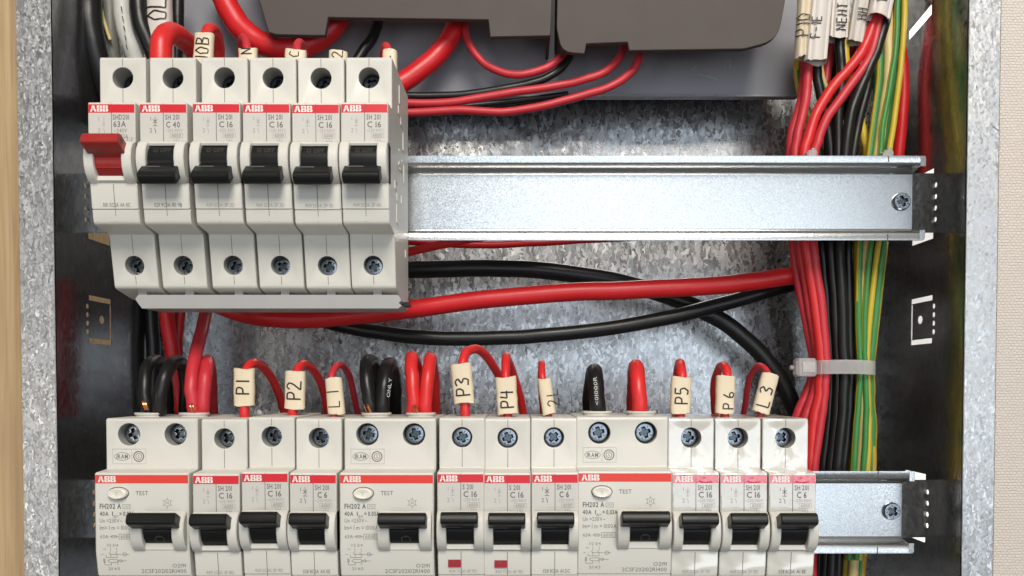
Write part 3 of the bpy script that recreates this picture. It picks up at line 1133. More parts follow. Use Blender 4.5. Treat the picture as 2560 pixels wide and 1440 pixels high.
# ------------------------------------------------------------------ earth-leakage switches
W2 = 34.2
mb = MB()
mb.loft(RCD_PROF, 0, W2, 0.4, [(8.6, 44, 36.3, 4.15, 8, 2), (26.0, 44, 36.3, 4.15, 8, 2), (8.6, 36.1, -33.3, 3.9, 7, 2), (26.0, 36.1, -33.3, 3.9, 7, 2)])
RH = mb.mesh('housing', ['cream', 'seam', 'hole'])
RHOOD = hood_mesh(14.2, W2 - 0.6, 18.5, 29.2, 'cream', 52.0)
RTOG = toggle_mesh(True, 23.7, 5.2, 8.55, 'toggle', 'toggle_text', 'I')
RSTR = stripe_mesh(W2, 'stripe_rcd')
RLOGO = logo_mesh(1.3)
RLOGO.materials[1] = M['stripe_rcd']
mb = MB()
n = 28
prev = None
for rr, dd in ((1.0, 52.8), (1.0, 54.2), (0.93, 54.7), (0.8, 54.9), (0.5, 54.65), (0.0, 54.6)):
    cur = mb.add([(8.7 + 3.55 * rr * math.cos(2 * math.pi * k / n), dd, 15.35 + 2.05 * rr * math.sin(2 * math.pi * k / n)) for k in range(n)])
    if prev is not None:
        for k in range(n):
            mb.face((prev + k, prev + (k + 1) % n, cur + (k + 1) % n, cur + k))
    prev = cur
mb.text('T', 8.7, 14.7, 54.95, 1.35, anchor='c', mi=1)
RBUT = mb.mesh('test_button', ['button', 'label'])
mb = MB()
mb.line(circ(8.7, 15.4, 3.75, 2.22, 32), 0.28, 53.04, 0, closed=True)
RRING = mb.mesh('button_outline', 'ink')
mb = MB()
mb.text('TEST', 15.0, 14.7, 53.06, 1.5, mi=0, width=4.5)
RTEST = mb.mesh('button_caption', 'ink')
mb = MB()
d = 53.06
mb.text('FH202 A', 1.8, 9.8, d, 1.75, mi=0, bold=1, width=7.8)
mb.line([(10.2, 9.8), (12.9, 9.8), (12.9, 11.3), (10.2, 11.3)], 0.13, d, 1, closed=True)
mb.line([(10.6, 10.3), (11.4, 10.8), (11.8, 10.3), (12.5, 10.8)], 0.13, d, 1)
mb.text('40A', 1.8, 7.2, d, 1.5, mi=0, bold=1, width=3.2)
mb.text('I', 6.3, 7.2, d, 1.5, mi=0, bold=1)
mb.line([(6.8, 6.6), (7.6, 6.6), (7.2, 7.4)], 0.14, d, 0, closed=True)
mb.text('n', 7.9, 6.7, d, 1.0, mi=0)
mb.text('= 0,03A', 9.0, 7.2, d, 1.5, mi=0, bold=1, width=5.4)
mb.text('Un =230V~', 1.8, 4.7, d, 1.45, mi=1, width=8.2)
mb.text('Im= I m = 1000A', 1.8, 2.1, d, 1.5, mi=1, width=12.3)
mb.text('63A', 1.9, -1.0, d, 1.2, mi=1, width=2.9)
mb.line([(5.2, -0.4), (8.7, -0.4)], 0.13, d, 1)
mb.line([(6, -0.8), (7.8, -0.8), (7.8, 0.0), (6, 0.0)], 0.13, d, 1, closed=True)
mb.line([(8.7, -1.3), (13.6, -1.3), (13.6, 0.5), (8.7, 0.5)], 0.14, d, 1, closed=True)
mb.text('6000', 11.15, -1.0, d, 1.15, mi=1, anchor='c', width=3.6)
RTXT = mb.mesh('printed_text', ['ink', 'ink_mid'])
mb = MB()
dz = lambda x, z: (53.06 if z > -6 else 53.0 - (-6 - z) * 0.17 + 0.07)
mb.text('1/2 3/4', 4.3, -4.1, dz, 1.05, mi=1, width=4.0)
for q in ([(5.5, -4.6), (5.5, -6.2)], [(7.8, -4.6), (7.8, -6.2)], [(3.0, -10.9), (3.0, -4.9), (3.8, -4.9), (3.8, -8.1), (7.8, -8.1), (7.8, -6.9), (7.2, -6.2)],
          [(5.5, -8.1), (5.5, -6.9), (4.9, -6.2)], [(2.1, -6.9), (2.9, -6.9)], [(5.2, -6.9), (9.4, -6.9)], [(3.0, -10.9), (5.5, -10.9), (5.5, -10.0)],
          [(7.8, -10.9), (7.8, -9.0)], [(9.0, -9.4), (11.2, -9.4)]):
    mb.line(q, 0.13, dz, 1)
mb.line(circ(6.3, -9.4, 2.0, 0.62, 16), 0.13, dz, 1, closed=True)
mb.line(circ(9.0, -9.4, 0.5, 0.45, 10), 0.13, dz, 1, closed=True)
mb.line(circ(3.0, -9.3, 0.3, 0.75, 10), 0.13, dz, 1, closed=True)
mb.line(circ(10.6, -6.9, 0.7, 0.65, 12), 0.13, dz, 1, closed=True)
mb.line([(9.9, -6.9), (12.2, -6.9)], 0.13, dz, 1)
mb.text('2/1 4/3', 4.3, -12.9, dz, 1.05, mi=1, width=4.0)
RDIA = mb.mesh('wiring_diagram', ['ink', 'ink_mid'])
mb = MB()
mb.text('O219I', 32.6, -11.9, dz, 1.4, mi=1, anchor='r', width=4.9)
mb.text('2CSF202102R1400', 32.6, -14.0, dz, 1.45, mi=1, anchor='r', width=16.3)
RSER = mb.mesh('serial_number', ['ink', 'ink_mid'])
mb = MB()
hexp = [(26.4 + 1.35 * math.cos(math.pi / 6 + k * math.pi / 3), 11.9 + 1.35 * math.sin(math.pi / 6 + k * math.pi / 3)) for k in range(6)]
mb.line(hexp, 0.12, d, 1, closed=True)
for k in range(6):
    a = math.pi / 2 + k * math.pi / 3
    mb.line([(26.4 + 1.2 * math.cos(a), 11.9 + 1.2 * math.sin(a)), (26.4 + 2.0 * math.cos(a), 11.9 + 2.0 * math.sin(a))], 0.12, d, 1)
mb.text('25', 26.4, 11.5, d, 0.85, mi=1, anchor='c')
RHEX = mb.mesh('snowflake_symbol', ['ink', 'ink_mid'])
mb = MB()
d = 44.06
mb.line([(2.5, 25.3), (14.9, 25.3), (14.9, 30.8), (2.5, 30.8)], 0.12, d, 1, closed=True)
mb.line([(9.6, 25.3), (9.6, 30.8)], 0.12, d, 1)
mb.line(circ(6.05, 28.05, 2.9, 1.45, 20), 0.16, d, 0, closed=True)
mb.text('IRAM', 6.05, 27.25, d, 1.55, mi=0, anchor='c', width=4.2, bold=1)
mb.line(circ(12.2, 28.05, 1.85, 1.85, 20), 0.34, d, 0, closed=True)
mb.line(circ(12.2, 28.05, 1.1, 1.1, 16), 0.2, d, 0, closed=True)
mb.text('S', 12.2, 27.5, d, 1.1, mi=0, anchor='c')
RMARK = mb.mesh('approval_mark', ['ink_mid', 'ink_pale'])
mb = MB()
for a, b, rr in ((42.25, 43.2, 5.4), (43.2, 43.9, 5.9)):
    ringp = circ(0, 0, rr, rr * 0.8, 24)
    mb.plate(ringp, [], lambda u, v: (u, v, a), lambda u, v: (u, v, b))
RCOL = mb.mesh('terminal_collar', ['cream'])


def rcd(px, label, k, deps, dy=0.0):
    x0 = PX(px, 44)
    t = thing('leakage_switch', label, 'leakage switch', (x0, 0, RAIL_Z[1] + dy), 'double-width switches on the lower rail')
    hs = link('housing', RH, t)
    link('approval_mark', RMARK, hs)
    for me in (RTXT, RRING, RTEST, RDIA, RSER, RHEX):
        link(me.name.split('.')[0], me, hs)
    link('hood', RHOOD, t)
    link('toggle', RTOG, t)
    s = link('red_stripe', RSTR, t)
    link('logo', RLOGO, s)
    link('test_button', RBUT, t)
    for i, x in enumerate((8.6, 26.0)):
        link('terminal_screw', screw_mesh(3.6, (k + i) % 4, False), t, (x, 44 - deps, 36.3))
        link('terminal_screw', screw_mesh(3.4, (k + i + 1) % 4, False), t, (x, 32, -33.3))
        link('terminal_collar', RCOL, t, (x + 0.6, 27, 0))
    return t


rcd(263, 'double-width leakage switch with TEST button at the left end of the lower row', 0, 4.5)
rcd(860, 'double-width leakage switch in the middle, between the L1 and P3 breakers', 2, 3.0)
rcd(1441, 'double-width leakage switch left of the three film-covered breakers', 3, 3.0, dy=0.6)

# ------------------------------------------------------------------ comb busbar under the upper row
bx0, bx1 = PX(340, 38), PX(1004, 38)
t = thing('comb_busbar', 'pale grey plastic busbar cover running under the upper row of breakers', 'busbar', ((bx0 + bx1) / 2, 28, 28))
mb = MB()
zt, zb = P(600, 737, 38)[2], P(600, 771, 38)[2]
ol = fillet([(bx0, (zt + zb) / 2 + 1.0, 0.8), (bx0 + 2.6, zb, 0.3), (bx1 - 1.2, zb, 0.3), (bx1 + 0.1, zb + 1.0, 0.2), (bx1 - 1.0, zb + 2.1, 0.2),
             (bx1, zb + 3.0, 0.2), (bx1 - 1.2, zt, 0.3), (bx0 + 1.3, zt, 0.3)])
mb.plate(ol, [], lambda u, v: (u, 38, v), lambda u, v: (u, 37.6, v - 0.0))
ol2 = [(bx0 + 3 if u < bx0 + 3 else u, v) for u, v in ol]
mb.plate(ol, [], lambda u, v: (u, 37.59, v), lambda u, v: (u, 20, v))
part('insulating_cover', mb, 'busbar', t, True)
mb = MB()
mb.box(bx1 - 2, bx1 + 2.0, 24, 30, zb + 1.6, zb + 3.2)
part('copper_strip_end', mb, 'black', t, True)
for k in range(6):
    xm = PX((260, 382, 510, 630, 750, 870)[k], 44) + 9
    mb = MB()
    mb.box(xm - 1.6, xm + 1.6, 29, 31, zt - 0.5, zt + 4)
    part('pin', mb, 'busbar', t, True)


# ------------------------------------------------------------------ wires, sleeves, handwriting
def Wp(pts):
    return [P(*p) for p in pts]


STROKES = {
    'P': [[(.05, 0), (.05, 1)], [(.05, 1), (.45, .95), (.52, .72), (.4, .5), (.06, .45)]],
    '1': [[(.25, 0), (.25, 1)]],
    '2': [[(0, .8), (.2, 1), (.45, .85), (.38, .55), (0, .02), (.6, .0)]],
    '3': [[(0, .9), (.3, 1), (.5, .8), (.2, .55), (.5, .35), (.4, .05), (0, .08)]],
    '4': [[(.1, 1), (.02, .5), (.55, .5)], [(.45, .95), (.42, 0)]],
    '5': [[(.5, 1), (.1, 1), (.06, .6), (.4, .6), (.5, .3), (.3, 0), (0, .06)]],
    '6': [[(.3, 1), (.05, .5), (.05, .15), (.3, 0), (.5, .2), (.35, .42), (.07, .35)]],
    'L': [[(.08, 1), (.05, .04), (.52, 0)]],
    '0': [[(.25, 1), (.02, .6), (.1, .05), (.4, .02), (.5, .6), (.25, 1)]],
    'B': [[(.05, 0), (.05, 1), (.45, .9), (.4, .6), (.1, .52), (.5, .4), (.48, .05), (.05, 0)]],
    'H': [[(.05, 0), (.1, 1)], [(.5, 0), (.5, 1)], [(.08, .5), (.5, .55)]],
    'O': [[(.25, 1), (.02, .6), (.1, .05), (.4, .02), (.5, .6), (.25, 1)]],
    'N': [[(.05, 0), (.05, 1), (.5, .1), (.5, 1)]],
    'E': [[(.5, 1), (.05, .98), (.05, 0), (.5, .02)], [(.05, .5), (.4, .52)]],
    'F': [[(.05, 0), (.05, 1), (.5, .98)], [(.05, .55), (.4, .55)]],
    'C': [[(.5, .85), (.25, 1), (.02, .6), (.1, .1), (.5, .1)]],
    'I': [[(.25, 0), (.25, 1)], [(.05, 1), (.45, 1)]],
    'R': [[(.05, 0), (.05, 1), (.45, .9), (.4, .6), (.08, .5), (.5, 0)]],
    '-': [[(0, .5), (.4, .5)]],
}


def sleeve(mb, q0, q1, a, h, d, ragged=0.25, seed=0, th=0.35, fold=0.0):
    """flattened tube from (x,z) q0 (bottom) to q1 (top), half width a, half thickness h"""
    rs = random.Random(seed)
    e = Vector((q1[0] - q0[0], q1[1] - q0[1]))
    L = e.length
    e.normalize()
    lat = Vector((e.y, -e.x))
    S, N = 5, 28
    def ring(s, aa, hh, rag):
        out = []
        for k in range(N):
            t = 2 * math.pi * k / N
            c, sn = math.cos(t), math.sin(t)
            u = aa * math.copysign(abs(c) ** 0.7, c)
            v = hh * math.copysign(abs(sn) ** 0.75, sn)
            v += fold * math.cos(3.2 * u) * (0.5 if v > 0 else 0)
            ss = s + rag[k]
            out.append((q0[0] + e.x * ss + lat.x * u, d + v, q0[1] + e.y * ss + lat.y * u))
        return out
    zero = [0] * N
    r0 = [ragged * math.sin(2 * math.pi * 2 * k / N + seed) + rs.uniform(-ragged, ragged) * 0.5 for k in range(N)]
    r1 = [ragged * math.sin(2 * math.pi * 2 * k / N + 2 + seed) + rs.uniform(-ragged, ragged) * 0.4 for k in range(N)]
    rows = []
    for k in range(S + 1):
        s = L * k / S
        rag = r0 if k == 0 else r1 if k == S else zero
        f = 1 + rs.uniform(-0.03, 0.03)
        rows.append(ring(s, a * f, h * f, rag))
    for k in range(S, -1, -1):
        s = L * k / S
        rag = r0 if k == 0 else r1 if k == S else zero
        rows.append(ring(s, a - th, h - th, rag))
    ids = [mb.add(r) for r in rows]
    ids.append(ids[0])
    for A, B in zip(ids[:-1], ids[1:]):
        for k in range(N):
            mb.face((A + k, A + (k + 1) % N, B + (k + 1) % N, B + k))


def handwrite(mb, s, q0, q1, a, h, d, size, start, shift=0.0, pen=0.36, gap=0.22, flip=False):
    """letters running up the sleeve, their tops to the left"""
    e = Vector((q1[0] - q0[0], q1[1] - q0[1])).normalized()
    lat = Vector((e.y, -e.x))
    pos = start
    for ch in s:
        if ch == ' ':
            pos += size * 0.4
            continue
        mx = 0
        for st in STROKES[ch]:
            pts = []
            dense = [st[0]]
            for (ax, ay), (bx_, by_) in zip(st[:-1], st[1:]):
                kk = max(1, int(math.hypot(bx_ - ax, by_ - ay) / 0.17))
                dense += [(ax + (bx_ - ax) * q / kk, ay + (by_ - ay) * q / kk) for q in range(1, kk + 1)]
            for gx, gy in dense:
                mx = max(mx, gx)
                al = pos + gx * size
                u = (-(gy - 0.5) if not flip else (gy - 0.5)) * size * 0.98 + shift
                un = max(-0.97, min(0.97, u / a))
                dv = h * (1 - abs(un) ** 2.8) ** 0.38
                pts.append((q0[0] + e.x * al + lat.x * u, d + dv + 0.02, q0[1] + e.y * al + lat.y * u))
            mb.tube(pts, pen, sides=6, n=2, squash=0.5)
        pos += (mx + gap) * size


def wire(pts, wpx, matname, label, cat='wire', name='wire', group=None, stripe=None, sides=12):
    """pts: (px, py, d); wpx: visible width in photo pixels at the middle point"""
    md = pts[len(pts) // 2][2]
    r = wpx / 2 / scale_at(md)
    mb = MB()
    rs = random.Random(len(label) * 7 + int(pts[0][0]))
    q = [Vector(p) for p in Wp(pts)]
    fine = crom(q, 3)          # slight kinks and wander of a hand-bent wire
    fine = [fine[0]] + [p + Vector((rs.uniform(-1, 1), rs.uniform(-1, 1), rs.uniform(-1, 1))) * min(0.16, r * 0.07) for p in fine[1:-1]] + [fine[-1]]
    mb.tube(fine, r, sides=sides, n=3, stripe=stripe)
    mats = [matname, 'green'] if stripe else matname
    return solo(name, mb, mats, label, cat, group)


def tagged(pts, wpx, matname, label, sl, text, size, start, smat='sleeve', shift=0.0, pen=0.36, fold=0.0, group='wires with handwritten tags', seed=0, gap=0.22, hth=2.2):
    """a wire wearing a handwritten marker sleeve; sl: (bottom px, bottom py, top px, top py, width px, depth)"""
    o = wire(pts, wpx, matname, label, 'wire', 'tagged_wire', group)
    bx, by, tx, ty, wd, d = sl
    q0, q1 = P(bx, by, d), P(tx, ty, d)
    q0, q1 = (q0[0], q0[2]), (q1[0], q1[2])
    a = wd / 2 / scale_at(d)
    mb = MB()
    sleeve(mb, q0, q1, a, hth, d, seed=seed, fold=fold)
    s = part('marker_sleeve', mb, smat, o, True)
    if text:
        mb = MB()
        handwrite(mb, text, q0, q1, a, hth, d, size, start, shift, pen, gap)
        part('handwriting', mb, 'marker', s, True)
    return o


# lower row
tagged([(612, 1043, 28), (611, 1010, 28), (611, 960, 27), (618, 920, 24), (640, 908, 16), (668, 928, 4), (692, 970, -8), (708, 1020, -16), (716, 1060, -20)], 23, 'red',
       'red wire with the P1 tag bending over to the right', (611, 1014, 611, 922, 52, 28), 'P1', 5.2, 4.4, seed=1)
tagged([(731, 1043, 28), (732, 1015, 28), (738, 960, 27), (744, 925, 24), (762, 911, 16), (790, 932, 4), (808, 975, -8), (818, 1030, -16), (822, 1060, -20)], 22, 'red',
       'red wire with the P2 tag', (737, 1022, 739, 929, 50, 28), 'P2', 5.4, 3.6, seed=2)
tagged([(836, 1043, 28), (832, 1010, 28), (828, 960, 27), (832, 930, 24), (848, 912, 16), (870, 930, 4), (882, 975, -8), (893, 1030, -16), (896, 1060, -20)], 17, 'red2',
       'thin red wire with the L1 tag', (842, 1035, 834, 945, 42, 28), 'L1', 4.7, 2.6, shift=-0.4, pen=0.28, seed=3, gap=0.55)
tagged([(1163, 1043, 28), (1162, 1010, 28), (1157, 950, 27), (1158, 900, 24), (1172, 876, 18), (1200, 876, 8), (1230, 910, -4), (1250, 955, -14), (1262, 1060, -20)], 23, 'red',
       'red wire with the P3 tag, bent into the tallest arch', (1161, 1008, 1152, 910, 52, 29), 'P3', 5.4, 2.9, seed=4)
tagged([(1270, 1043, 28), (1266, 1000, 28), (1264, 940, 26), (1264, 900, 20), (1268, 895, 10), (1285, 940, -4), (1302, 1000, -14), (1312, 1060, -20)], 21, 'red',
       'red wire with the P4 tag standing upright', (1270, 1035, 1264, 943, 52, 29), 'P4', 5.2, 2.4, seed=5)
tagged([(1372, 1043, 28), (1364, 1000, 28), (1356, 940, 26), (1354, 915, 20), (1354, 912, 12), (1352, 960, 0), (1356, 1010, -12), (1360, 1060, -20)], 17, 'red',
       'red wire whose tag is turned edge-on, right of P4', (1373, 1035, 1360, 946, 34, 29), '2L', 4.6, 3.0, shift=2.2, pen=0.26, seed=6)
tagged([(1700, 1043, 28), (1700, 1000, 28), (1704, 940, 26), (1702, 915, 20), (1698, 912, 10), (1692, 960, -4), (1690, 1010, -14), (1692, 1060, -20)], 24, 'red',
       'red wire with the P5 tag', (1700, 1033, 1703, 942, 50, 29), 'P5', 5.0, 3.6, seed=7)
tagged([(1812, 1043, 28), (1814, 1000, 28), (1818, 940, 26), (1812, 918, 20), (1800, 918, 10), (1788, 950, -2), (1786, 1000, -12), (1790, 1060, -20)], 22, 'red',
       'red wire with the P6 tag', (1811, 1033, 1814, 940, 47, 29), 'P6', 4.2, 1.6, shift=0.9, pen=0.3, seed=8, gap=0.55)
tagged([(1900, 1043, 28), (1908, 1000, 28), (1922, 950, 26), (1912, 922, 20), (1893, 916, 12), (1874, 945, 2), (1866, 990, -8), (1855, 1060, -20)], 16, 'red2',
       'thin red wire with the L3 tag leaning right', (1901, 1031, 1926, 935, 44, 29), 'L3', 4.9, 2.2, pen=0.32, seed=9, gap=0.55, shift=-0.4)


def strands(o, px, py, d, n=5):
    mb = MB()
    rs = random.Random(int(px))
    for k in range(n):
        x0 = px + rs.uniform(-8, 8)
        mb.tube([P(x0 - 3, py - 9, d + 1.5), P(x0, py, d + 2.2), P(x0 + 5, py + 12, d + 1)], 0.22, sides=6, n=3)
    part('copper_strands', mb, 'copper', o, True)


o = wire([(372, 1033, 26), (364, 1005, 28), (362, 950, 26), (372, 912, 20), (398, 902, 8), (414, 940, -8), (420, 1000, -16), (420, 1060, -20)], 31, 'black',
         'leftmost black wire bared at its end above the left leakage switch', 'wire')
strands(o, 362, 1012, 29)
wire([(398, 1033, 27), (398, 1000, 29), (410, 945, 28), (432, 908, 20), (455, 910, 6), (466, 960, -8), (462, 1020, -18), (460, 1060, -20)], 33, 'black',
     'black wire arching beside the bared one over the left leakage switch', 'wire')
o = wire([(488, 1033, 27), (482, 1005, 28), (478, 960, 27), (486, 900, 20), (500, 845, 8), (514, 785, -6), (524, 720, -14)], 33, 'red2',
         'long red wire climbing from the left leakage switch behind the busbar', 'wire')
strands(o, 476, 1018, 30, 3)
wire([(505, 1033, 27), (508, 1000, 28), (514, 940, 26), (518, 908, 18), (522, 906, 8), (528, 950, -6), (530, 1010, -14), (532, 1060, -20)], 31, 'red2',
     'short red wire looped beside the long one on the left leakage switch', 'wire')
wire([(408, 700, -34), (415, 780, -34), (425, 850, -34), (440, 940, -36), (458, 1040, -38)], 36, 'red3',
     'deep red wire passing behind the black loops at lower left', 'wire')
wire([(454, 700, -44), (450, 780, -44), (444, 850, -44), (446, 920, -44), (452, 1040, -44)], 26, 'red3', 'red wire half hidden between the two reds under the busbar left end', 'wire')
wire([(336, 620, -72), (342, 780, -72), (347, 900, -72), (348, 1060, -72)], 12, 'yellow', 'green and yellow wire in the dark behind the left leakage switch', 'wire',
     stripe=(2, 0.0, 0.75))
wire([(372, 640, -66), (378, 780, -66), (384, 900, -66), (380, 1060, -66)], 34, 'black', 'black cable in the dark corner behind the left black loops', 'cable', 'cable')

# middle leakage switch
o = wire([(928, 1033, 27), (924, 1000, 28), (916, 945, 26), (918, 908, 19), (930, 905, 8), (942, 945, -6), (948, 1000, -14), (950, 1060, -20)], 33, 'black',
         'left black wire of the pair on the middle leakage switch', 'wire', group='black pair on the middle leakage switch')
strands(o, 918, 1020, 30, 4)
oo = wire([(955, 1033, 27), (956, 1000, 28), (962, 950, 26), (968, 915, 19), (978, 913, 8), (987, 950, -6), (988, 1000, -14), (990, 1060, -20)], 34, 'black',
          'right black wire of the pair, printed white, on the middle leakage switch', 'wire', group='black pair on the middle leakage switch')
mb = MB()
q = P(970, 1000, 30.2)
mb.text('ONLY', q[0] + 0.8, q[2] + 1.0, lambda x, z: 31.1 - (z - q[2]) * 0.12, 1.25, ang=math.radians(84), width=7.5)
part('printed_text', mb, 'worn_ink', oo, True)
o = wire([(1032, 1033, 27), (1034, 1000, 28), (1030, 940, 26), (1028, 900, 19), (1034, 896, 8), (1046, 940, -6), (1050, 1000, -14), (1052, 1060, -20)], 32, 'red',
         'left red wire of the pair on the middle leakage switch', 'wire', group='red pair on the middle leakage switch')
strands(o, 1036, 1022, 30, 4)
wire([(1064, 1033, 27), (1064, 1000, 28), (1070, 940, 26), (1074, 902, 19), (1078, 900, 8), (1084, 940, -6), (1086, 1000, -14), (1086, 1060, -20)], 31, 'red',
     'right red wire of the pair on the middle leakage switch', 'wire', group='red pair on the middle leakage switch')
oo = wire([(1496, 1033, 27), (1492, 1000, 28), (1490, 960, 26), (1487, 932, 19), (1484, 930, 8), (1478, 960, -6), (1474, 1000, -14), (1474, 1060, -20)], 38, 'black',
          'single black wire with white print on the right-hand leakage switch', 'wire')
mb = MB()
q = P(1497, 1012, 31.3)
mb.text('<01000R', q[0], q[2], lambda x, z: 31.6 - max(0, (z - q[2]) * 0.12), 1.4, ang=math.radians(94), width=11)
part('printed_text', mb, 'worn_ink', oo, True)
wire([(1600, 1033, 27), (1599, 1000, 28), (1594, 955, 26), (1592, 922, 19), (1588, 920, 8), (1586, 955, -6), (1584, 1000, -14), (1582, 1060, -20)], 37, 'red',
     'single red wire on the right-hand leakage switch', 'wire')

# upper row
wire([(402, 200, 26), (402, 140, 26), (406, 98, 24), (428, 82, 16), (456, 98, 4), (482, 124, -8), (510, 170, -14)], 51, 'red',
     'stout red wire arching over the C 40 breaker', 'wire')
tagged([(508, 200, 26), (512, 140, 26), (516, 90, 24), (526, 73, 18), (540, 84, 10), (547, 120, 2), (550, 190, -6)], 29, 'red',
       'red wire with the 10B tag above the upper row', (506, 185, 512, 86, 48, 27), '10B', 5.0, 4.6, pen=0.3, seed=11)
tagged([(622, 200, 26), (620, 130, 26), (613, 100, 22), (606, 97, 16), (602, 130, 6), (600, 200, 0)], 20, 'red2',
       'thin red wire tagged above the third upper breaker', (622, 190, 620, 124, 46, 27), 'N', 4.2, 7.6, pen=0.26, seed=12)
tagged([(742, 200, 26), (742, 140, 26), (744, 112, 22), (752, 108, 16), (760, 130, 6), (764, 200, 0)], 20, 'red2',
       'thin red wire tagged above the fourth upper breaker', (738, 190, 740, 127, 52, 27), 'C', 4.0, 6.6, pen=0.26, seed=13)
tagged([(842, 200, 26), (842, 165, 26), (840, 150, 22), (836, 152, 14), (834, 175, 6), (832, 220, 0)], 18, 'red2',
       'wire whose tag only peeks over the fifth upper breaker', (845, 195, 846, 130, 46, 27), '2', 4.2, 7.2, pen=0.26, seed=14)
tagged([(974, 200, 26), (972, 140, 26), (968, 122, 22), (964, 118, 16), (958, 150, 6), (956, 220, 0)], 22, 'red',
       'red wire tagged above the last upper breaker', (975, 195, 975, 128, 36, 27), '1L', 4.2, 3.6, pen=0.26, seed=15, shift=-1.5)

# left-hand cables at the top
wire([(172, -40, -22), (178, 60, -22), (196, 150, -24), (236, 230, -28), (300, 300, -34)], 62, 'black', 'outermost thick black cable against the left side wall', 'cable', 'cable')
wire([(222, -40, -14), (226, 50, -14), (242, 140, -16), (272, 230, -22), (320, 300, -30)], 56, 'black', 'second thick black cable from the left side wall', 'cable', 'cable')
wire([(272, -40, -26), (276, 60, -26), (284, 150, -28), (300, 240, -32)], 38, 'cable_grey', 'olive grey cable between the black cables and the white one', 'cable', 'cable')
wire([(252, 20, -21), (262, 60, -20), (276, 100, -21)], 9, 'straw', 'thin straw coloured strip crossing the olive grey cable', 'strip', 'strip')
o = wire([(302, -40, -14), (306, 20, -14), (316, 80, -14), (340, 145, -16), (370, 220, -20)], 44, 'cable_white', 'pale cable printed with tiny black marks at upper left', 'cable', 'cable')
mb = MB()
for k in range(5):
    y = 16 + k * 24
    mb.tube(Wp([(303 + k * 3.2, y, -9.2), (305 + k * 3.4, y + 12, -9.2)]), 0.22, sides=5, n=2)
part('printed_mark', mb, 'marker', o, True)
wire([(345, -40, -12), (347, 20, -12), (356, 70, -12), (386, 140, -14), (410, 220, -18)], 44, 'black', 'black cable right of the pale printed cable', 'cable', 'cable')
mb = MB()
q0, q1 = P(404, 190, -14), P(398, -40, -14)
sleeve(mb, (q0[0], q0[2]), (q1[0], q1[2]), 30 / scale_at(-14), 4.0, -14, seed=21)
o = solo('marker_sleeve', mb, 'sleeve_white', 'wide white sleeve with black handwriting at upper left', 'cable sleeve')
mb = MB()
handwrite(mb, 'OLH', (q0[0], q0[2]), (q1[0], q1[2]), 30 / scale_at(-14), 4.0, -14, 8.2, 22.5, pen=0.42, gap=0.12)
part('handwriting', mb, 'marker', o, True)
wire([(446, -40, -34), (444, 60, -34), (440, 160, -34)], 30, 'black', 'dark cable behind the wide white sleeve', 'cable', 'cable')

# ------------------------------------------------------------------ grey plate and covers at the top
mb = MB()
zb = P(1200, 243, -52)[2]
mb.rbox(PX(452, -52), PX(1990, -52), -56, -52, zb, ZHI, 0.4, 0.4)
mb.rbox(PX(470, -52), PX(1988, -52), -53, -50.6, zb - 0.2, zb + 1.0, 0.3, 0.3)
tag(link('mounting_plate', mb.mesh('mounting_plate', 'plate')), 'slate grey plastic plate behind the wires along the top', 'panel')


plate_o = bpy.data.objects['mounting_plate']
mb = MB()
for a_, b_, wd in (((1728, 176), (1742, 164), 0.7), ((1746, 184), (1768, 192), 0.6), ((1768, 190), (1792, 198), 0.8), ((1808, 186), (1818, 142), 0.3),
                   ((1824, 150), (1826, 168), 0.9), ((1560, 234), (1700, 238), 0.25), ((1390, 200), (1440, 178), 0.2), ((1100, 210), (1160, 150), 0.2)):
    p, q = P(*a_, -52), P(*b_, -52)
    mb.line([(p[0], p[2]), (q[0], q[2])], wd, -51.95)
o = part('scuff_mark', mb, 'scuff', plate_o, True)
o['kind'] = 'stuff'


def cover(outline, d, name, label, left, right, rad):
    pts = []
    for px, py, r in outline:
        q = P(px, py, d)
        pts.append((q[0], q[2], r))
    pts = fillet(pts, 5)
    t = thing(name, label, 'cover', (pts[0][0], d, min(p[1] for p in pts)))
    mb = MB()
    inn = offset_poly(pts, 0.25) if sum(pts[i - 1][0] * pts[i][1] - pts[i][0] * pts[i - 1][1] for i in range(len(pts))) > 0 else offset_poly(pts[::-1], 0.25)[::-1]
    n = len(pts)
    a = mb.add([(u, d, v) for u, v in inn])
    b = mb.add([(u, d - 0.3, v) for u, v in pts])
    c = mb.add([(u, d - 3.0, v) for u, v in pts])
    for A, B in ((a, b), (b, c)):
        for i in range(n):
            j = (i + 1) % n
            mb.face((A + i, A + j, B + j, B + i))
    mb.face([a + i for i in range(n)])
    mb.face([c + i for i in range(n)][::-1])
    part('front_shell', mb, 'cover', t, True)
    for s, poly in (('left', left), ('right', right)):
        mb = MB()
        q = [P(px, py, d) for px, py in poly]
        for p0, p1 in zip(q[:-1], q[1:]):
            v = [(p0[0], d - 2.4, p0[2]), (p1[0], d - 2.4, p1[2]), (p1[0], -51.8, p1[2]), (p0[0], -51.8, p0[2])]
            k = 1.4 if s == 'left' else -1.4
            v += [(x + k, y, z) for x, y, z in v]
            i = mb.add(v)
            for f in ((0, 1, 2, 3), (4, 5, 6, 7), (0, 1, 5, 4), (1, 2, 6, 5), (2, 3, 7, 6), (3, 0, 4, 7)):
                mb.face([i + k2 for k2 in f])
        part('side_shell', mb, 'cover', t, True)


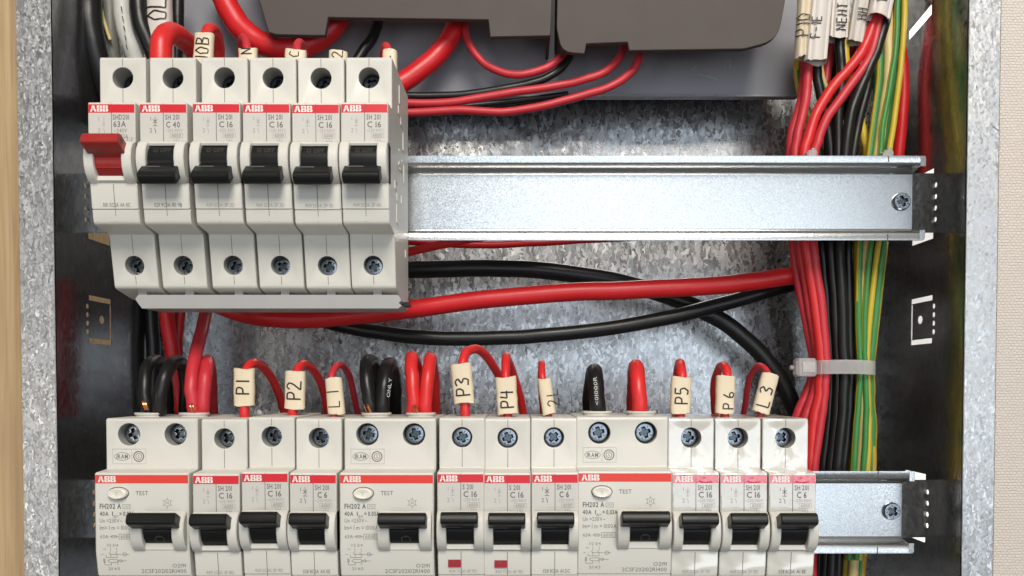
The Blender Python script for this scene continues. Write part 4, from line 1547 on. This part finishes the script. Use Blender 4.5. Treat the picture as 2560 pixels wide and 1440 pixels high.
cover([(600, -160, 0), (672, 80, 1.0), (690, 86, 0), (780, 88, 0.6), (812, 88, 0.4), (820, 43, 0.3), (1221, 49, 0.3), (1226, 92, 0.5), (1376, 89, 1.0), (1386, -160, 0)], -22,
      'terminal_cover', 'shade-darkened taupe plastic terminal cover cut out along its lower edge, on the left', [(600, -160), (672, 80)], [(1376, 86), (1386, -160)], 1)
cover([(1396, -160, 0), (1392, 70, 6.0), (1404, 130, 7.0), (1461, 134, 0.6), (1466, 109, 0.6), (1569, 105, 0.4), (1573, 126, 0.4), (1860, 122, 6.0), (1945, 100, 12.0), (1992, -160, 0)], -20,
      'terminal_cover', 'shade-darkened taupe plastic terminal cover with rounded lower corners, on the right', [(1396, -160), (1393, 60), (1404, 118)], [(1982, -90), (1992, -160)], 1)

# ------------------------------------------------------------------ cables at the top right
wire([(545, -60, -36), (562, 0, -36), (596, 62, -36), (650, 106, -36), (716, 122, -36), (784, 104, -37), (832, 66, -38), (856, 20, -40), (864, -30, -42)], 58, 'red3',
     'thick red cable hanging in a U under the left taupe cover', 'cable', 'cable')
wire([(1146, -10, -42), (1140, 60, -40), (1110, 118, -38), (1062, 166, -36), (1000, 210, -34), (930, 240, -32)], 50, 'red3',
     'thick red cable slanting down from the left cover behind the upper row', 'cable', 'cable')
wire([(950, -20, -44), (946, 50, -42), (932, 92, -40), (900, 140, -38), (860, 200, -36)], 26, 'black', 'black cable dropping from the left cover behind the fifth breaker', 'cable', 'cable')
wire([(1168, -10, -40), (1164, 60, -38), (1172, 108, -36), (1212, 160, -34), (1280, 186, -32), (1350, 176, -32), (1400, 145, -34), (1430, 100, -38)], 19, 'red2',
     'thin red wire sagging in a U between the two taupe covers', 'wire')
wire([(1440, 100, -40), (1420, 150, -36), (1376, 190, -34), (1300, 214, -34), (1180, 234, -34), (1080, 240, -34), (990, 240, -34)], 19, 'black',
     'thin black wire running left from the right taupe cover', 'wire')
wire([(1568, 70, -40), (1560, 115, -36), (1540, 155, -34), (1494, 188, -32), (1400, 213, -32), (1290, 229, -32), (1180, 248, -32), (1090, 258, -32), (980, 256, -32)], 20, 'red2',
     'upper of the two thin red wires leaving the right taupe cover', 'wire')
wire([(1606, 90, -40), (1600, 135, -34), (1582, 175, -32), (1532, 213, -30), (1440, 243, -30), (1340, 268, -30), (1250, 280, -30), (1150, 275, -30), (1080, 279, -30), (980, 284, -30)], 20, 'red2',
     'lower of the two thin red wires leaving the right taupe cover', 'wire')
wire([(1420, 235, -48), (1330, 248, -46), (1200, 262, -44), (1100, 268, -42), (980, 262, -40)], 15, 'black', 'thin black wire caught between the two thin red wires', 'wire')

# ------------------------------------------------------------------ cables between the rails
wire([(470, 720, -30), (560, 768, -30), (660, 794, -30), (800, 796, -30), (1000, 776, -28), (1200, 750, -26), (1400, 732, -26), (1600, 724, -26), (1780, 714, -28), (1900, 701, -30), (2010, 684, -34), (2090, 670, -44)], 46, 'red3',
     'thick red cable sweeping across between the two rails', 'cable', 'cable')
wire([(960, 676, -50), (1030, 674, -50), (1160, 671, -50), (1300, 672, -50), (1440, 686, -50), (1570, 710, -50), (1700, 752, -52), (1800, 800, -54), (1880, 862, -54), (1945, 940, -54), (1990, 1030, -54), (2020, 1120, -54)], 43, 'black',
     'thick black cable arching high then plunging to the lower right', 'cable', 'cable')
wire([(700, 775, -44), (800, 800, -44), (920, 826, -42), (1060, 844, -40), (1200, 846, -40), (1360, 838, -40), (1520, 820, -40), (1680, 792, -40), (1820, 756, -42), (1940, 722, -46), (2060, 690, -56)], 37, 'black',
     'thick black cable sagging below the thick red one', 'cable', 'cable')
wire([(960, 640, -40), (1030, 628, -38), (1110, 610, -36), (1220, 590, -34), (1400, 575, -34)], 22, 'red', 'red wire rising behind the upper rail beside the last breaker', 'wire')
wire([(960, 600, -44), (1040, 604, -44), (1130, 610, -44), (1230, 612, -44), (1360, 606, -44), (1500, 597, -44), (1700, 590, -44), (1960, 585, -44)], 18, 'red3',
     'red wire running just under the lower edge of the upper rail', 'wire')

# ------------------------------------------------------------------ the tied bundle on the right
GR, GB, GG = 'red wires of the tied bundle', 'black wires of the tied bundle', 'green and yellow wires of the tied bundle'
DBN = -26


def bw(pts, wpx, matname, label, group, d, stripe=None):
    n = len(pts)
    return wire([(x, y, d) for x, y in pts], wpx * 1.13, matname, label, 'wire', 'bundle_wire', group, stripe)


bw([(2012, 60), (2012, 160), (2004, 250), (1984, 320), (1975, 390), (1977, 500), (1982, 610), (2003, 740), (2028, 860), (2034, 920), (2020, 975), (2000, 1020), (1985, 1060), (1975, 1110)], 21, 'red2',
   'red wire along the left edge of the tied bundle', GR, -28)
bw([(2030, 60), (2020, 170), (2014, 250), (1996, 330), (1988, 390), (1992, 500), (1998, 610), (2020, 740), (2040, 860), (2045, 920), (2034, 985), (2014, 1040), (2000, 1090)], 21, 'red2',
   'second red wire in from the left edge of the tied bundle', GR, -24)
bw([(2196, 20), (2180, 70), (2152, 135), (2092, 205), (2048, 270), (2024, 335), (2010, 390), (2012, 500), (2014, 610), (2034, 740), (2050, 860), (2054, 920), (2048, 985), (2034, 1050), (2028, 1120), (2026, 1200), (2024, 1480)], 23, 'red',
   'brightest red wire curving down from the upper right sleeve', GR, -21)
bw([(2206, 20), (2192, 80), (2170, 150), (2116, 228), (2070, 290), (2048, 345), (2036, 390), (2034, 500), (2032, 610), (2050, 740), (2062, 860), (2064, 920), (2060, 985), (2052, 1050), (2042, 1120), (2034, 1200), (2030, 1480)], 21, 'red2',
   'red wire curving beside the brightest one from the upper right sleeve', GR, -20)
bw([(2084, 60), (2076, 110), (2068, 180), (2058, 240), (2040, 310), (2026, 390), (2010, 500), (2006, 610), (2026, 740), (2046, 860), (2050, 920), (2040, 1000), (2020, 1060), (2010, 1120)], 20, 'red2',
   'red wire from the third sleeve, behind the brighter reds', GR, -32)
bw([(2146, 60), (2140, 105), (2122, 150), (2100, 200), (2060, 300), (2040, 390), (2024, 500), (2022, 610), (2042, 740), (2056, 860), (2058, 920), (2050, 1000), (2040, 1080), (2034, 1180)], 20, 'red3',
   'deep red wire from the fourth sleeve, mostly hidden', GR, -37)

bw([(2036, 60), (2040, 150), (2048, 220), (2064, 290), (2076, 390), (2062, 500), (2054, 610), (2066, 740), (2074, 860), (2077, 920), (2074, 1000), (2068, 1080), (2056, 1200), (2044, 1480)], 21, 'black',
   'black wire next to the reds in the tied bundle', GB, -25)
bw([(2098, 60), (2100, 120), (2104, 190), (2096, 280), (2094, 390), (2084, 500), (2076, 610), (2086, 740), (2092, 860), (2095, 920), (2092, 1000), (2086, 1080), (2074, 1200), (2060, 1480)], 21, 'black',
   'second black wire from the reds in the tied bundle', GB, -22)
bw([(2224, 0), (2210, 60), (2190, 130), (2160, 200), (2128, 280), (2112, 390), (2104, 500), (2098, 610), (2104, 740), (2108, 860), (2111, 920), (2108, 1000), (2102, 1080), (2090, 1200), (2076, 1480)], 24, 'black',
   'black wire slanting down from the rightmost sleeve', GB, -20)
bw([(2160, 40), (2166, 120), (2172, 200), (2150, 290), (2132, 390), (2124, 500), (2118, 610), (2122, 740), (2124, 860), (2127, 920), (2124, 1000), (2118, 1080), (2106, 1200), (2092, 1480)], 21, 'black',
   'black wire next to the green and yellow ones in the tied bundle', GB, -25)
for k, (x0, x1, x2, x3) in enumerate(((2090, 2058, 2070, 2064), (2120, 2088, 2088, 2080), (2140, 2112, 2104, 2100))):
    bw([(x0, 60), (x0 - 4, 200), (x1 + 10, 390), (x1, 610), (x2 + 8, 860), (x2 + 10, 920), (x2, 1080), (x3 - 10, 1200), (x3 - 24, 1480)], 20, 'black',
       'black wire deep inside the tied bundle behind the front blacks', GB, -38)

bw([(1998, 90), (1996, 150), (1994, 185), (2002, 230), (2024, 300), (2050, 390), (2060, 480), (2080, 620)], 18, 'yellow',
   'yellow and green wire showing below the leftmost sleeve', GG, -34, (0, 0.1, 0.35))
bw([(2050, 80), (2046, 150), (2054, 200), (2072, 245), (2096, 300), (2126, 390), (2134, 500), (2140, 620)], 18, 'straw',
   'pale straw and green wire crossing behind the bright red wire', GG, -30, (3, 0.1, 0.3))
bw([(2114, 60), (2112, 110), (2116, 160), (2138, 250), (2160, 340), (2168, 390), (2156, 500), (2146, 610), (2143, 740), (2146, 860), (2149, 920), (2142, 1000), (2136, 1080), (2130, 1200), (2118, 1400), (2114, 1480)], 19, 'yellow',
   'leftmost green and yellow wire of the tied bundle', GG, -26, (10, 0.03, 0.42))
bw([(2218, 0), (2220, 80), (2222, 150), (2216, 230), (2204, 310), (2194, 390), (2180, 500), (2166, 610), (2156, 740), (2155, 860), (2158, 920), (2160, 1000), (2158, 1080), (2150, 1200), (2134, 1400), (2130, 1480)], 22, 'straw',
   'broad straw coloured wire with a green stripe in the tied bundle', GG, -22, (10, -0.01, 0.42))
bw([(2256, -40), (2252, 60), (2246, 140), (2238, 220), (2226, 310), (2216, 390), (2210, 500), (2206, 610), (2192, 740), (2178, 860), (2174, 920), (2174, 1000), (2178, 1080), (2174, 1200), (2152, 1400), (2146, 1480)], 24, 'ochre',
   'rightmost ochre wire with green edge in the tied bundle', GG, -24, (5, 0.006, 0.45))
bw([(2190, 110), (2190, 200), (2192, 280), (2184, 390), (2192, 500), (2186, 610), (2172, 740), (2166, 860), (2166, 920), (2170, 1000), (2168, 1080), (2160, 1200), (2146, 1400)], 17, 'yellow',
   'clear yellow wire between the straw coloured one and the blacks', GG, -29, (4, 0.02, 0.35))
bw([(2236, -40), (2234, 60), (2230, 150), (2206, 260), (2180, 340), (2150, 390), (2140, 500), (2152, 610), (2150, 740), (2152, 860), (2154, 920), (2150, 1080), (2140, 1200), (2126, 1400)], 18, 'straw',
   'green striped wire at the back of the tied bundle', GG, -34, (11, 0.0, 0.45))
bw([(2244, -40), (2242, 60), (2236, 140), (2222, 230), (2206, 320), (2200, 390), (2188, 500), (2176, 610), (2164, 740), (2161, 860), (2163, 920), (2166, 1000), (2164, 1080), (2156, 1200), (2140, 1400)], 13, 'yellow',
   'thin yellow strand with green edge between the two straw coloured wires', GG, -19.5, (2, 0.02, 0.45))
bw([(2200, 120), (2198, 200), (2186, 290), (2174, 390), (2160, 500), (2150, 610), (2146, 740), (2148, 860), (2151, 920), (2146, 1000), (2140, 1080), (2132, 1200), (2122, 1400)], 14, 'yellow',
   'thin green and yellow strand lying against the black wires', GG, -20.5, (1, 0.03, 0.5))
bw([(2262, -40), (2260, 60), (2254, 140), (2246, 220), (2234, 310), (2222, 390), (2214, 500), (2196, 610), (2180, 740), (2169, 860), (2168, 920), (2170, 1000), (2172, 1080), (2166, 1200), (2148, 1400)], 13, 'yellow',
   'thin yellow strand running beside the rightmost ochre wire', GG, -20, (11, -0.01, 0.3))
wire([(2232, -40, -31), (2244, 80, -31), (2258, 180, -31), (2256, 280, -31), (2246, 390, -32), (2236, 560, -36)], 28, 'red3', 'thick deep red cable against the right side wall', 'cable', 'cable')

# sleeves at the top right, each gripping several of the wires
for px0, py0, px1, py1, wd, d, smat, txt, size, start, sh, lab, seed in (
        (2004, 146, 2014, -40, 34, -21, 'sleeve', 'P10', 5.6, 8.5, -1.2, 'narrow cream sleeve marked P10, leftmost at upper right', 31),
        (2038, 154, 2056, -40, 56, -19, 'sleeve_white', 'F-1E', 4.0, 9.0, -2.0, 'wide white sleeve standing beside the P10 one', 32),
        (2093, 98, 2102, -40, 46, -21, 'sleeve_white', 'NEHI', 4.4, 2.6, 0.2, 'third white sleeve at upper right, lettered down its middle', 33),
        (2138, 108, 2160, -40, 42, -23, 'sleeve_white', 'HH', 4.0, 9.0, 0.0, 'fourth white sleeve at upper right with smudged writing', 34),
        (2196, 46, 2214, -40, 56, -17, 'sleeve_white', 'IC', 4.0, 5.5, -1.0, 'short ragged white sleeve at the upper right end', 35)):
    q0, q1 = P(px0, py0, d), P(px1, py1, d)
    q0, q1 = (q0[0], q0[2]), (q1[0], q1[2])
    a = wd / 2 / scale_at(d)
    mb = MB()
    sleeve(mb, q0, q1, a, 3.2, d, ragged=0.7, seed=seed, fold=0.8)
    o = solo('marker_sleeve', mb, smat, lab, 'cable sleeve', 'handwritten sleeves at upper right')
    mb = MB()
    handwrite(mb, txt, q0, q1, a, 3.75, d, size, start, sh, pen=0.26)
    part('handwriting', mb, 'marker', o, True)

# cable ties
t = thing('cable_tie', 'translucent nylon tie gripping the wire bundle beside the lower row', 'cable tie', P(2100, 920, -24))
c0 = P(2106, 918, -24)
aw = 76 / scale_at(-24)
mb = MB()
N = 40
rows = []
for off, zz in ((0.0, -3.1), (0.0, 3.1), (-0.9, 3.1), (-0.9, -3.1)):
    r_ = []
    for k in range(N):
        an = 2 * math.pi * k / N
        c_, s_ = math.cos(an), math.sin(an)
        u = (aw + off) * math.copysign(abs(c_) ** 0.6, c_)
        v = (9.0 + off) * math.copysign(abs(s_) ** 0.8, s_)
        r_.append((c0[0] + u, -23.6 + v, c0[2] + zz - 0.012 * u - 0.002 * u * u))
    rows.append(mb.add(r_))
for A, B in zip(rows, rows[1:] + rows[:1]):
    for k in range(N):
        mb.face((A + k, A + (k + 1) % N, B + (k + 1) % N, B + k))
part('strap', mb, 'nylon', t, True)
mb = MB()
for k in range(22):
    u = -aw * 0.86 + k * 0.82
    if u > aw * 0.86:
        break
    un = abs(u / aw) ** (1 / 0.6)
    v = 9.0 * (1 - un * un) ** 0.4
    zc = c0[2] - 0.012 * u - 0.002 * u * u
    mb.box(c0[0] + u - 0.17, c0[0] + u + 0.17, -23.6 + v - 0.1, -23.6 + v + 0.22, zc - 2.2, zc + 2.2)
o = part('tooth_rib', mb, 'nylon', t, True)
o['kind'] = 'stuff'
h0, h1 = P(1982, 942, -22), P(2034, 896, -22)
mb = MB()
mb.rbox(h0[0], h1[0], -23, -16.5, h0[2], h1[2], 0.8, 1.2)
mb.rbox(h0[0] + 2.2, h1[0] - 0.8, -16.6, -16.0, h0[2] + 1.8, h1[2] - 1.8, 0.3, 0.3)
mb.tube([(h0[0] - 1.6, -21, (h0[2] + h1[2]) / 2), (h0[0] + 0.8, -21, (h0[2] + h1[2]) / 2)], 1.0, sides=8, n=2)
part('tie_head', mb, 'nylon', t, True)
for pa, pb, lab in ((2016, 2044, 'cut end of a nylon tie above the rail beside the reds'), (2206, 2234, 'cut end of a nylon tie above the rail beside the yellow wires')):
    a_, b_ = P(pa, 392, -10), P(pb, 376, -10)
    mb = MB()
    mb.rbox(a_[0], b_[0], -14, -9, a_[2] - 3, b_[2], 0.6, 0.8)
    mb.rbox(a_[0] + 2, b_[0] - 1.2, -13.5, -9.5, b_[2] - 0.5, b_[2] + 1.0, 0.3, 0.3)
    solo('tie_end', mb, 'nylon', lab, 'cable tie', 'cut tie ends on the upper rail')
